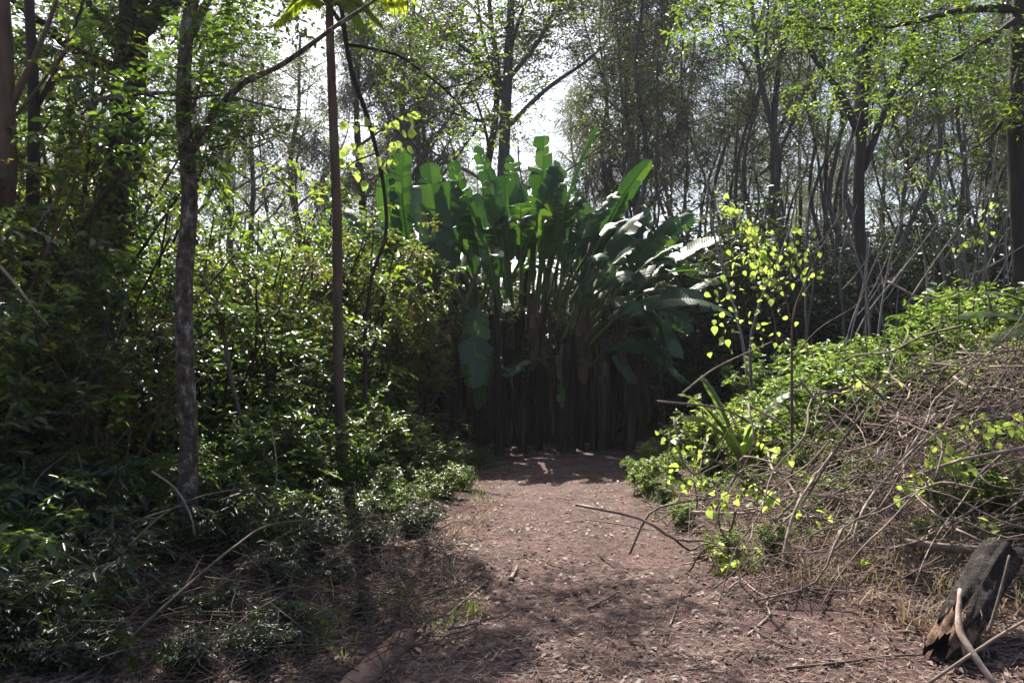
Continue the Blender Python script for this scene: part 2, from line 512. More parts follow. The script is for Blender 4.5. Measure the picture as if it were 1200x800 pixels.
def shrub_proto(key, seed, H, rad, n_stem, n_cl, cl_r, n_tw, n_lf, L, W, leaf, bark, up=.3, droop=.25, tilt=.55, low=.12, simple=False, flat=.7):
    """many-stemmed bush: stems fan out of the base, leaf sprays along them"""
    rng = np.random.default_rng(seed)
    st, C = MB(), []
    for k in range(n_stem):
        az = rng.uniform(0, 6.28); out = rad * math.sqrt(rng.uniform(.02, 1))
        h = H * rng.uniform(.6, 1.0) * (1 - .25 * (out / rad) ** 2)
        top = np.array([math.cos(az) * out, math.sin(az) * out, h])
        mid = np.array([top[0] * .35, top[1] * .35, h * .55]) + rng.standard_normal(3) * [.06 * H, .06 * H, .03 * H]
        pts = catmull([[rng.normal(0, .05 * rad), rng.normal(0, .05 * rad), -.12], mid, top], 5)
        r = .012 + .004 * H
        st.tube(pts, np.linspace(r, r * .35, len(pts)), 5, caps=False)
        for c in range(n_cl):
            t = low + (1 - low) * (c + rng.uniform(0, 1)) / n_cl
            q = pts[min(int(t * len(pts)), len(pts) - 1)]
            C.append(q + rng.standard_normal(3) * cl_r * [.7, .7, .4])
    C = np.array(C); C[:, 2] = np.maximum(C[:, 2], .08)
    p, ld, nn, LL, WW, a, e = sprays(rng, C, cl_r, n_tw, n_lf, L, W, up, droop, tilt, flat)
    st.prisms(a, e, .0035 + L * .01, .0012)
    k = p[:, 2] > .02
    fm = MB(); fm.leaves(p[k], ld[k], nn[k], LL[k], WW[k], simple=simple)
    PROTO[key] = dict(stems=st.mesh(key + '_stems', bark, True), foliage=fm.mesh(key + '_foliage', leaf))
    return PROTO[key]

LM = [('the mottled tree', -2.4, 6.0), ('the slender palm', -1.8, 8.5), ('the heavy dark thicket tree', -4.4, 9.4), ('the reddish bare trunk', -4.4, 7.0), ('the crooked sapling', -1.55, 9.2), ('the paddle-leaved clump', -.6, 14.8), ('the paddle-leaved clump', 1.6, 14.8),
      ('the tall leafy sapling', 2.5, 7.4), ('the hollow log', 2.4, 4.5), ('the dark-trunked tree', 7.3, 17), ('the overhanging tree', 7.5, 12), ('the tree behind the clump', -.3, 27), ('the grey needle trees', -5.5, 38), ('the grey needle trees', 5.1, 34), ('the brush heap', 3.3, 6.6), ('the cut log', -.6, 4.2)]
def where(x, y, only=None):
    """words that tie a plant to the landmark it stands next to"""
    c = [(math.hypot(x - a, y - b), n, a, b) for n, a, b in LM if only is None or n in only]
    d, n, a, b = min(c)
    return ('well behind ' if y - b > 6 else 'behind ' if y - b > .9 else 'in front of ' if b - y > .9 else 'right beside ' if d < 1.2 else 'to one side of ') + n
def size_word(s, lo, hi, words=('small', 'medium', 'tall')):
    return words[0] if s < lo else words[2] if s > hi else words[1]

# ------------------------------------------------------------------ background forest
BG = [('pole_a', 11), ('pole_b', 12), ('pole_c', 13), ('pole_d', 14)]
for i, (k, s) in enumerate(BG):
    tree_proto(k, s, 14 + i * 1.2, .085 + .02 * (i % 2), .48, 2.0, 12, 3, .75, 5, 6, .13, .045, M['leaf_tree'], M['bark_grey'], lean=.04 * (-1) ** i, simple=True, droop=.5, wob=.18, stubs=14)
for i in range(3):
    tree_proto('broad_%d' % i, 31 + i, 15 + i, .24, .30, 4.4, 16, 4, 1.05, 8, 7, .17, .065, M['leaf_tree'], M['bark_grey'], lean=.03, simple=True, droop=.4, wob=.09)
for i in range(2):
    tree_proto('oak_%d' % i, 41 + i, 17, .22, .25, 3.0, 18, 4, .8, 10, 8, .32, .016, M['leaf_grey'], M['bark_grey'], simple=True, droop=1.1, tilt=.8, up=.0)
for i in range(3):
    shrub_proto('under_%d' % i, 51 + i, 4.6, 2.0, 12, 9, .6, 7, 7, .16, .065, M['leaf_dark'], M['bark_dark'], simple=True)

rng = np.random.default_rng(77)
def scatter(n, fx, fy, mind, used, tries=6000, ok=None):
    out = []
    for _ in range(tries):
        if len(out) >= n:
            break
        y = fy(); x = fx(y)
        if ok and not ok(x, y):
            continue
        if all((x - a) ** 2 + (y - b) ** 2 > mind * mind for a, b in used):
            used.append((x, y)); out.append((x, y))
    return out

used_bg = []
# slender pole trees massed beyond the sunny bank
for x, y in scatter(120, lambda y: rng.uniform(.10, .80) * y, lambda: rng.uniform(21, 48), .8, used_bg):
    k = BG[rng.integers(4)][0]
    sc = rng.uniform(.8, 1.25)
    kind = {'pole_a': 'slender grey tree', 'pole_b': 'slender crooked tree', 'pole_c': 'thin twiggy tree', 'pole_d': 'thin wavering tree'}[k]
    place(k, 'slender_tree', '%s %s of the stand %s' % (size_word(sc, .95, 1.1, ('shorter', 'middling', 'towering')), kind, where(x, y)), 'tree', x, y, rng.uniform(0, 6.28), sc, 'slender trees beyond the bank')
# open broad trees behind the paddle-leaved clump and thicket
for x, y in scatter(21, lambda y: rng.uniform(-.75, .16) * y, lambda: rng.uniform(26, 50), 3.0, used_bg):
    k = 'broad_%d' % rng.integers(3) if rng.random() < .65 else BG[rng.integers(4)][0]
    place(k, 'broad_tree', 'hazy %s tree against the sky %s' % ('broad-crowned' if k[0] == 'b' else 'thin', where(x, y)), 'tree', x, y, rng.uniform(0, 6.28), rng.uniform(.8, 1.1), 'trees far behind the clump')
for px, Y, sc in ((745, 32, 1.2), (425, 33, 1.05), (480, 37, 1.0)):
    p = P(px, 400, Y)
    place('oak_%d' % (px % 2), 'weeping_needle_tree', {745: 'grey weeping needle tree beside the crowded slender stand', 425: 'grey weeping needle tree seen beyond the crooked sapling', 480: 'grey weeping needle tree farthest behind the paddle-leaved clump'}[px], 'tree', p[0], Y, px, sc, 'grey needle trees')
# far rows closing the wood on the rise
for x, y in scatter(60, lambda y: rng.uniform(-.85, .85) * y, lambda: rng.uniform(54, 95), 3.0, used_bg):
    if x / y < .1 and rng.random() < .35:
        continue
    k = 'broad_%d' % rng.integers(3)
    place(k, 'distant_tree', 'distant tree on the wooded rise %s' % where(x, y), 'tree', x, y, rng.uniform(0, 6.28), rng.uniform(.6, .95), 'distant trees on the rise')
# dark understorey
used_un = []
for x, y in scatter(150, lambda y: rng.uniform(-.8, .85) * y if rng.random() < .45 else rng.uniform(.1, .8) * y, lambda: rng.uniform(17.5, 46), 1.4, used_un, ok=lambda x, y: not (abs(x - .3) < 4 and y < 19)):
    sc = rng.uniform(.75, 1.2) * (1.1 if x / y > .12 else .8) * (1 + .25 * (y > 30))
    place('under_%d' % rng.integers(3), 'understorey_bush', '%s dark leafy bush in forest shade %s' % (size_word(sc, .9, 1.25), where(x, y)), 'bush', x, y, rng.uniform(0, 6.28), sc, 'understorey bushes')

class CT(tuple):
    def __new__(cls, *a):
        return tuple.__new__(cls, a)
    def __setitem__(self, k, v):
        self[0][k] = v

for x, y in ((-3.2, 17.6), (-1.6, 18.2), (.1, 17.9), (1.8, 18.3), (3.4, 17.7), (5.0, 18.0)):
    place('under_%d' % (int(y * 10) % 3), 'understorey_bush', 'dark bush pressed close against the back of the paddle-leaved clump', 'bush', x, y, x, .95, 'bushes behind the clump')

def custom_tree(name, label, cat, base, trunk_pts, rad, bark, limbs=(), sides=12, n=6, seed=1, rough=.05):
    """one-off tree with hand laid trunk and limbs; returns its root and limb curves in world space"""
    rng = np.random.default_rng(seed)
    t = thing(name, label, cat, base)
    b = np.array(base)
    mb = MB()
    tp = catmull(np.array(trunk_pts) - b, n)
    mb.tube(tp, rad, sides, rng, rough)
    obj('trunk', mb.mesh(name + '_trunk', bark, True), t)
    out = []
    for pts, rr in limbs:
        lb = MB(); lp = catmull(np.array(pts) - b, n)
        lb.tube(lp, rr, max(6, sides - 4), rng, rough)
        obj('limb', lb.mesh(name + '_limb', bark, True), t)
        out.append(lp)
    return CT(t, tp, out)

def crown_for(t, name, C, seed, cl_r, n_tw, n_lf, L, W, leaf, bark, **kw):
    rng = np.random.default_rng(seed)
    simple = kw.pop('simple', False)
    p, ld, nn, LL, WW, a, e = sprays(rng, C, cl_r, n_tw, n_lf, L, W, **kw)
    tw = MB(); tw.prisms(a, e, .004, .0015)
    obj('twigs', tw.mesh(name + '_twigs', bark), t, 'stuff')
    cm = MB(); cm.leaves(p, ld, nn, LL, WW, simple=simple)
    return obj('crown', cm.mesh(name + '_crown', leaf), t, 'stuff')

def along(rng, curves, n, jit, lo=.35):
    C = []
    for c in curves:
        for _ in range(n):
            i = rng.uniform(lo, .999) * (len(c) - 1)
            k = int(i)
            C.append(c[k] + (c[min(k + 1, len(c) - 1)] - c[k]) * (i - k) + rng.standard_normal(3) * jit)
    return np.array(C)

# tree with an open crown standing behind the clump's centre
Yc = 27
base = G(P(590, 400, Yc)[0], Yc)
lims = [([P(594, 150, Yc), P(640, 105, Yc), P(692, 68, Yc + .5), P(730, 30, Yc + 1)], (.10, .03)),
        ([P(592, 120, Yc), P(560, 70, Yc), P(520, 40, Yc - .5), P(480, 10, Yc - 1)], (.10, .03)),
        ([P(594, 95, Yc), P(630, 50, Yc - .4), P(660, -10, Yc)], (.09, .03)),
        ([P(594, 110, Yc), P(570, 60, Yc + 1), P(555, -30, Yc + 1.5)], (.08, .03)),
        ([P(594, 70, Yc), P(610, 20, Yc), P(640, -60, Yc + .5)], (.09, .03))]
t, tp, lc = custom_tree('open_crowned_tree', 'grey tree rising directly behind the paddle-leaved clump, one bare limb slanting upward', 'tree', base,
    [base - [0, 0, .4], P(588, 300, Yc), P(591, 170, Yc), P(595, 90, Yc), P(600, -20, Yc), P(604, -90, Yc)], (.26, .22, .19, .16, .12, .05), M['bark_grey'], lims, seed=4)
rg = np.random.default_rng(8)
C = np.vstack([along(rg, [l for i, l in enumerate(lc) if i > 0], 34, .75), along(rg, lc[:1], 10, .4, .6)])
crown_for(t, 'open_crown', C, 5, .9, 9, 8, .15, .06, M['leaf_tree'], M['bark_grey'], droop=.35, simple=True)

# dark straight trunk standing at the top of the bank
Yt = 17
base = G(P(1010, 400, Yt)[0], Yt)
lims = [([P(1012, 170, Yt), P(985, 110, Yt), P(950, 60, Yt + .5), P(930, 0, Yt + .8)], (.09, .03)),
        ([P(1010, 200, Yt), P(1040, 120, Yt), P(1065, 60, Yt - .3), P(1080, -20, Yt)], (.09, .03))]
t, tp, lc = custom_tree('dark_trunk_tree', 'straight dark-trunked tree standing just behind the sunlit bank herbs', 'tree', base,
    [base - [0, 0, .4], P(1012, 350, Yt), P(1006, 230, Yt), P(1012, 120, Yt), P(1018, 0, Yt), P(1022, -120, Yt)], (.17, .125, .115, .10, .085, .05), M['bark_dark'], lims, seed=6)
C = np.vstack([along(rg, lc, 10, .5, .5), along(rg, [tp], 14, .9, .75)])
crown_for(t, 'dark_trunk_crown', C, 6, .75, 8, 7, .13, .055, M['leaf_tree'], M['bark_dark'], droop=.4, simple=True)

# bare pale saplings and hanging vines in the gloom beyond the bank
rng = np.random.default_rng(117)
for i in range(44):
    Y = rng.uniform(11.5, 19); px = rng.uniform(860, 1215)
    b = G(P(px, 400, Y)[0], Y)
    hh = rng.uniform(2.6, 5.2)
    lean = rng.normal(0, .16)
    pts = [b - [0, 0, .2], b + [lean * hh * .2 + rng.normal(0, .1), rng.normal(0, .1), hh * .35], b + [lean * hh * .6 + rng.normal(0, .12), rng.normal(0, .1), hh * .7], b + [lean * hh * 1.2, rng.normal(0, .2), hh]]
    r = rng.uniform(.012, .03)
    k = rng.uniform(.4, .8)
    q0 = pts[1] * (1 - k) + pts[2] * k
    d = nrm(np.array([rng.normal(0, .8), rng.normal(0, .4), .8]))
    custom_tree('bare_sapling', '%s bare grey sapling in the gloom %s' % (size_word(hh, 3.4, 4.4, ('short', 'thin', 'tall')), where(b[0], b[1])), 'sapling', b, pts, (r, r * .85, r * .6, r * .2), M['bark_pale'],
                [([q0, q0 + d * .4, q0 + d * rng.uniform(.7, 1.4) + [0, 0, .2]], (r * .5, r * .35, r * .12))], 7, 4, i)['group'] = 'bare saplings behind the bank'

# heavy tree at the far edge, whose limbs reach over the bank
Ye = 12
base = G(P(1205, 400, Ye)[0], Ye)
lims = [([P(1190, 10, Ye), P(1130, 12, Ye - .4), P(1060, 28, Ye - .8), P(985, 34, Ye - 1.2), P(930, 30, Ye - 1.5)], (.07, .05, .035, .025, .012)),
        ([P(1195, 20, Ye), P(1150, 52, Ye - .3), P(1085, 90, Ye - .6), P(1040, 130, Ye - .8)], (.05, .035, .02, .01)),
        ([P(1195, -30, Ye), P(1100, -40, Ye - 1.5), P(1000, -20, Ye - 2.2), P(880, -5, Ye - 2.6), P(820, 10, Ye - 2.8)], (.07, .05, .03, .02, .01)),
        ([P(1200, 60, Ye), P(1170, 150, Ye - .5), P(1110, 190, Ye - .9)], (.04, .025, .01))]
t, tp, lc = custom_tree('overhanging_tree', 'dark tree with long leafy limbs reaching out over the sunlit bank', 'tree', base,
    [base - [0, 0, .4], P(1198, 300, Ye), P(1190, 150, Ye), P(1194, 20, Ye), P(1200, -120, Ye)], (.17, .14, .12, .105, .08), M['bark_dark'], lims, seed=9)
C = np.vstack([along(rg, lc[:1], 34, .38, .2), along(rg, lc[1:2], 24, .4, .1), along(rg, lc[2:3], 34, .34, .3), along(rg, lc[3:], 16, .35, .1)])
crown_for(t, 'overhang_crown', C, 12, .48, 8, 8, .085, .036, M['leaf_small'], M['bark_dark'], droop=.3)

# ------------------------------------------------------------------ paddle-leaved clump (giant wild banana)
def paddle_leaf(parent, p0, ctrl, p1, width, face, seed, blade_from=.28, tears=3, mat=None, vfold=.16, name='leaf'):
    """petiole + torn paddle blade along a quadratic midrib p0-ctrl-p1; face = direction the upper side looks to"""
    rng = np.random.default_rng(seed)
    p0, ctrl, p1 = (np.array(q, float) for q in (p0, ctrl, p1))
    tt = np.linspace(0, 1, 26)[:, None]
    mid = (1 - tt) ** 2 * p0 + 2 * tt * (1 - tt) * ctrl + tt ** 2 * p1
    tan = nrm(np.gradient(mid, axis=0))
    side = nrm(np.cross(tan, np.array(face, float)))
    nor = np.cross(side, tan)
    k0 = int(blade_from * 25)
    n = 26 - k0
    u = np.linspace(0, 1, n)
    w = width * .5 * np.clip(np.sin(np.pi * np.clip(u * .90 + .05, 0, 1)) ** rng.uniform(.32, .5), 0, 1) * (1 + .06 * rng.standard_normal(n))
    w[-1] = .02
    mb = MB(); uvs = []
    for sg in (-1, 1):
        cut = set(rng.choice(np.arange(2, n - 2), size=min(tears, n - 5), replace=False)) if tears else set()
        i = 0
        seg = []
        start = 0
        for j in range(1, n):
            if j in cut or j == n - 1:
                seg.append((start, j)); start = j
        for (a, b) in seg:
            m = b - a + 1
            ks = np.arange(a, b + 1)
            sag = rng.uniform(-.04, .42) 
            sway = rng.uniform(-.06, .06)
            rows = []
            for h in (0, .35, .7, 1.0):
                wv = .012 * math.sin(h * 3) * np.sin(ks * 1.9 + seed)
                gap = np.ones(m)
                if h > 0 and m > 2:
                    gap[0] = 1 - .16 * h; gap[-1] = 1 - .10 * h
                off = side[k0 + ks] * (sg * w[ks] * h * gap)[:, None]
                up = nor[k0 + ks] * ((vfold * w[ks] * h) - sag * w[ks] * h * h * 1.6 + wv)[:, None]
                fw = tan[k0 + ks] * ((h * w[ks] * .25) + sway * h * w[ks])[:, None]
                if a > 0 and h > 0:
                    fw[0] += tan[k0 + a] * .02 * h
                rows.append(mid[k0 + ks] + off + up + fw)
            V = np.stack(rows, 0).reshape(-1, 3)
            Q = []
            for r in range(3):
                for c in range(m - 1):
                    q = (r * m + c, r * m + c + 1, (r + 1) * m + c + 1, (r + 1) * m + c)
                    Q.append(q if sg > 0 else q[::-1])
            mb.add(V, Q)
            for r, h in enumerate((0, .35, .7, 1.0)):
                for c in ks:
                    uvs.append((.5 + .5 * sg * h, u[c]))
    me = mb.mesh('paddle_blade', mat or M['paddle'], True)
    uvl = me.uv_layers.new(name='UVMap')
    li = np.zeros(len(me.loops), int); me.loops.foreach_get('vertex_index', li)
    uvl.data.foreach_set('uv', np.array(uvs)[li].ravel())
    lf = obj(name, me, parent)
    pm = MB()
    pm.tube(mid[:-1] - nor[:-1] * .006, np.concatenate([np.linspace(.034, .02, k0 + 1), np.linspace(.02, .004, 24 - k0)]), 6, caps=False)
    obj('midrib', pm.mesh('paddle_midrib', M['petiole'] if mat is None else mat, True), lf)
    return lf

def build_clump():
    rng = np.random.default_rng(21)
    Y0 = 14.8
    base = G(.2, Y0)
    t = thing('wild_banana_clump', 'huge clump of dark stems with torn paddle-shaped leaves at the end of the path', 'banana clump', base)
    stems = []
    for k in range(58):
        px = rng.uniform(436, 738)
        Y = Y0 + rng.uniform(-.55, 1.6)
        x = P(px, 400, Y)[0]
        hh = rng.uniform(2.2, 4.3) * (1 - .35 * abs(px - 600) / 160)
        lean = (px - 600) / 160 * .5 + rng.normal(0, .12)
        b = G(x, Y)
        top = b + [lean * hh * .35 + rng.normal(0, .12), rng.normal(0, .2), hh]
        pts = catmull([b - [0, 0, .25], b + [lean * hh * .08, 0, hh * .45], top], 6) - base
        mb = MB()
        r = rng.uniform(.045, .10)
        mb.tube(pts, np.linspace(r * 1.2, r * .55, len(pts)), 9, rng, .16)
        obj('pseudostem', mb.mesh('pseudostem', M['pseudostem'], True), t)
        stems.append((b - base, top - base))
    # withered leaves and fibres hanging down the stems
    for k in range(270):
        b, top = stems[rng.integers(len(stems))]
        f = rng.uniform(.45, 1.05)
        p = b + (top - b) * f + rng.normal(0, .16, 3) * [1, 0, 0] + [0, -rng.uniform(.05, .45), 0]
        ln = min(rng.uniform(.4, 2.2), p[2] - rng.uniform(.02, .5))
        if ln < .4:
            continue
        w = .008 + .06 * rng.random() ** 2.5
        n = 9
        z = np.linspace(0, 1, n)
        tw = np.cumsum(rng.normal(0, .5, n)) + rng.uniform(0, 3)
        cx = p[0] + np.cumsum(rng.normal(0, .03, n)); cyy = p[1] - .12 * np.sin(z * 2.2) + np.cumsum(rng.normal(0, .012, n))
        c = np.stack([cx, cyy, p[2] - z * ln], 1)
        sd = np.stack([np.cos(tw * .5), np.sin(tw * .5), 0 * tw], 1) * (w * (1 - .5 * z) * (1 + .3 * np.sin(z * 14)))[:, None]
        mb = MB()
        V = np.concatenate([c - sd, c + sd * .1 + [0, -.012, 0], c + sd])
        i = np.arange(n - 1)
        mb.add(V, np.concatenate([np.stack([i, i + 1, i + n + 1, i + n], 1), np.stack([i + n, i + n + 1, i + 2 * n + 1, i + 2 * n], 1)]))
        obj('withered_leaf', mb.mesh('withered_leaf', M['dead_leaf'], True), t)
    # green leaves laid out after the picture: base px, tip px, depth of base / tip, width, face, lift
    CAMF, UP = (0, -1, .15), (0, -.25, 1)
    L = [
        # upright fan at the crown
        (600, 330, 590, 172, .2, .3, .42, (.1, -1, 0), 0), (612, 340, 618, 182, .3, .6, .46, CAMF, 0), (640, 330, 640, 160, .1, .3, .48, (.2, -1, .1), 0),
        (650, 330, 690, 150, .2, .7, .40, (.5, -1, .2), .15), (655, 345, 668, 190, -.2, 0, .42, CAMF, 0), (668, 340, 735, 188, .1, .6, .42, (-.2, -1, .5), .1),
        (560, 350, 545, 188, .3, .5, .44, (.2, -1, .1), 0), (545, 350, 505, 190, .1, .5, .46, (.3, -1, .3), .05), (530, 350, 530, 212, -.2, .1, .46, CAMF, 0),
        (545, 330, 586, 218, -.4, -.2, .34, (-.5, -1, .1), 0), (500, 350, 470, 178, .5, .8, .46, (.4, -1, .2), .05), (480, 360, 440, 205, .3, .5, .42, (.3, -1, .2), .05),
        (575, 360, 600, 205, .6, .9, .46, CAMF, 0), (625, 360, 630, 215, .7, 1.0, .46, CAMF, 0), (588, 345, 565, 240, -.5, -.5, .40, (.1, -1, .2), 0),
        (690, 350, 705, 230, .4, .7, .42, CAMF, 0), (600, 300, 648, 196, -.3, -.1, .36, (-.3, -1, .1), 0),
        # arching out over the open side
        (680, 340, 762, 248, -.2, -.6, .44, UP, .9), (690, 350, 790, 262, -.1, -.5, .44, UP, .9), (690, 360, 800, 285, -.4, -1.0, .46, UP, .8),
        (695, 360, 812, 252, .2, .2, .44, (-.2, -.9, .6), .5), (700, 370, 845, 278, .3, .0, .40, (-.1, -.7, .8), .7), (700, 380, 838, 320, -.2, -.6, .42, UP, 1.0),
        (690, 380, 825, 350, -.6, -1.1, .42, UP, 1.1), (680, 350, 745, 290, -.8, -1.5, .46, UP, .8), (670, 360, 700, 305, -.9, -1.6, .44, (0, -.7, .9), 1.0),
        (700, 400, 800, 420, -.2, -.7, .40, (.3, -.8, .5), 1.7), (690, 400, 745, 450, -.3, -.6, .34, (.3, -.8, .5), 1.6), (705, 390, 860, 372, .3, -.1, .36, UP, 1.1),
        (675, 330, 735, 225, .4, .6, .40, (-.4, -1, .5), .4), (660, 370, 690, 330, -.9, -1.5, .40, (0, -.7, .9), .7),
        # arching towards the path and the thicket
        (560, 340, 575, 300, -.7, -1.5, .46, (.1, -.6, 1), .9), (540, 350, 480, 308, -.4, -1.1, .44, (-.1, -.6, 1), .8), (530, 360, 505, 272, -.1, -.3, .44, (-.2, -.5, 1), .8),
        (500, 370, 425, 300, .1, -.3, .42, (-.1, -.7, .8), .7), (490, 370, 405, 245, .5, .5, .42, (.2, -1, .4), .4), (480, 380, 395, 330, .2, -.4, .42, (-.1, -.8, .7), .9),
        (560, 350, 430, 270, .6, .4, .42, (0, -.8, .6), .5), (520, 380, 470, 350, -.4, -1.0, .40, (-.2, -.7, .7), 1.0), (475, 390, 380, 385, .4, .0, .40, (0, -.8, .6), 1.0),
        # hanging blades
        (565, 330, 555, 455, -.8, -1.25, .44, (.1, -1, .05), 1.0), (545, 370, 560, 480, -.6, -1.2, .40, (-.2, -1, .1), 1.1), (660, 380, 660, 480, -.6, -.9, .32, (.1, -1, 0), .6),
        (640, 400, 590, 440, -.4, -.9, .36, (-.1, -1, .2), .6), (760, 340, 790, 440, -.5, -.8, .36, (.5, -.8, .1), 1.3),
    ]
    for i, (bx, by, tx, ty, db, dt, w, f, lift) in enumerate(L):
        a = P(bx, by + 25, Y0 + db) - base; b = P(tx, ty, Y0 + dt) - base
        ctrl = (a + b) / 2 + [0, 0, lift * .75 + .05] + rng.normal(0, .16, 3)
        if lift < .2:      # upright blades nod over at the tip
            nod = rng.uniform(.0, .45)
            ctrl = a + (b - a) * .72 + rng.normal(0, .14, 3); b = b + [rng.normal(0, .22), -nod, -.25 * nod]
        paddle_leaf(t, a, ctrl, b, w * rng.uniform(.8, 1.25), np.array(f) + rng.normal(0, .42, 3), 100 + i, tears=int(rng.integers(2, 9)), blade_from=.25 if lift < .3 else .34)
    for k in range(84):   # arching leaves that round off the dome
        phi = math.radians(rng.uniform(-22, 202)); rr = rng.uniform(.62, 1.0)
        tx, ty = 612 + 218 * rr * math.cos(phi), 372 - 185 * rr * math.sin(phi)
        bx, by = 612 + 75 * math.cos(phi), 395 - 45 * math.sin(phi) + rng.normal(0, 12)
        dd = rng.uniform(-.9, .9)
        a = P(bx, by, Y0 + dd * .5) - base; b = P(tx, ty, Y0 + dd + rng.uniform(-.5, .3)) - base
        out = np.array([math.cos(phi), 0, .0])
        ctrl = a + (b - a) * .62 + [0, 0, rng.uniform(.25, .75)] + rng.normal(0, .1, 3)
        b = b - [0, 0, rng.uniform(0, .35)]
        paddle_leaf(t, a, ctrl, b, rng.uniform(.30, .5), np.array([-.3 * math.cos(phi), rng.uniform(-.9, -.1), .9]) + rng.normal(0, .3, 3), 600 + k, tears=int(rng.integers(2, 9)), blade_from=.34)
    for k in range(40):   # the inner, further leaves
        b0, top = stems[rng.integers(len(stems))]
        az = rng.uniform(0, 6.28); el = rng.uniform(.5, 1.35); ln = rng.uniform(1.6, 2.4)
        d = np.array([math.cos(az) * math.cos(el), abs(math.sin(az)) * math.cos(el) + .15, math.sin(el)])
        a = top - [0, 0, .3]; ctrl = a + d * ln * .65; b = ctrl + nrm(d + [0, 0, -rng.uniform(.3, 1.3)]) * ln * .5
        paddle_leaf(t, a, ctrl, b, rng.uniform(.38, .55), (-d[0] * .8, -d[1] * .8, 1.0), 300 + k, tears=int(rng.integers(1, 5)))
    for k in range(10):
        b0, top = stems[rng.integers(len(stems))]
        a = top + [0, -.25, -.2]; b = a + [rng.normal(0, .25), -.35, -rng.uniform(1.1, 1.8)]
        paddle_leaf(t, a, (a + b) / 2 + [0, -.25, .7], b, rng.uniform(.16, .28), (.2, -1, .1), 500 + k, tears=6, mat=M['dead_leaf'], name='withered_leaf')
build_clump()

# ------------------------------------------------------------------ thicket
shrub_proto('thick_a', 61, 3.0, 1.15, 12, 6, .34, 7, 8, .085, .040, M['leaf_thicket'], M['bark_dark'])
shrub_proto('thick_b', 62, 3.0, 1.2, 11, 6, .36, 7, 7, .10, .045, M['leaf_thicket'], M['bark_dark'], droop=.4)
shrub_proto('thick_c', 63, 2.6, 1.1, 12, 8, .32, 7, 9, .070, .032, M['leaf_small'], M['bark_dark'])
shrub_proto('thick_d', 67, 3.0, 1.2, 10, 6, .38, 6, 7, .11, .048, M['leaf_mid'], M['bark_brown'], droop=.45)
shrub_proto('thick_e', 69, 3.0, 1.1, 11, 6, .34, 6, 9, .06, .020, M['leaf_olive'], M['bark_brown'])
shrub_proto('low_a', 64, 1.1, .7, 11, 5, .2, 6, 7, .085, .04, M['leaf_thicket'], M['stem_green'])
shrub_proto('low_b', 65, .9, .6, 11, 5, .18, 6, 7, .075, .03, M['leaf_small'], M['stem_green'])

rng = np.random.default_rng(91)
T_LAB = 'glossy small-leaved shrub in the dense shaded thicket beside the path'
T_GRP = 'thicket shrubs beside the path'
spots = []
for px, Y, h in [(-40, 7.2, 5.2), (20, 7.8, 5.4), (75, 8.6, 5.6), (120, 7.9, 3.6), (40, 10, 5.6), (110, 10.2, 5.4), (165, 10.8, 4.6), (-30, 9.5, 5.4), (160, 8.9, 3.4),
                 (200, 9.3, 3.2), (245, 9.8, 3.3), (280, 10.6, 3.5), (320, 10.2, 3.4), (355, 11.4, 4.3), (300, 9.0, 2.6), (250, 8.4, 2.5), (185, 7.6, 2.5), (350, 9.6, 2.7),
                 (385, 12.2, 4.7), (425, 12.8, 4.4), (0, 6.3, 2.6), (60, 6.6, 2.5), (120, 6.8, 2.3), (455, 13.2, 3.6), (230, 11.8, 4.0), (300, 12.4, 4.0), (360, 13.2, 4.9), (-70, 6.2, 3.2)]:
    k = ['thick_a', 'thick_b', 'thick_a', 'thick_c', 'thick_e', 'thick_d'][rng.integers(6)]
    H0 = 2.6 if k == 'thick_c' else 3.0
    s = h / H0 / 1.05
    t = place(k, 'thicket_shrub', '%s %s thicket shrub %s' % (size_word(h, 2.8, 4.2, ('waist-high', 'head-high', 'towering')), {'thick_a': 'glossy small-leaved', 'thick_b': 'glossy droop-leaved', 'thick_c': 'fine-leaved', 'thick_d': 'big-leaved', 'thick_e': 'olive narrow-leaved'}[k], where(P(px, 400, Y)[0], Y)), 'shrub', P(px, 400, Y)[0], Y, rng.uniform(0, 6.28), (max(.75, s ** .5), max(.75, s ** .5), s), T_GRP)
shrub_proto('olive', 66, 3.2, .55, 11, 9, .24, 7, 9, .05, .02, M['leaf_olive'], M['bark_dark'], low=.3)
for px, Y, h in [(450, 12.6, 3.7), (428, 12.2, 3.4), (478, 13.0, 3.1)]:
    place('olive', 'olive_shrub', 'upright fine-leaved olive-green shrub between the palm and the paddle-leaved clump', 'shrub', P(px, 400, Y)[0], Y, px, h / 3.2, 'olive shrubs by the clump')
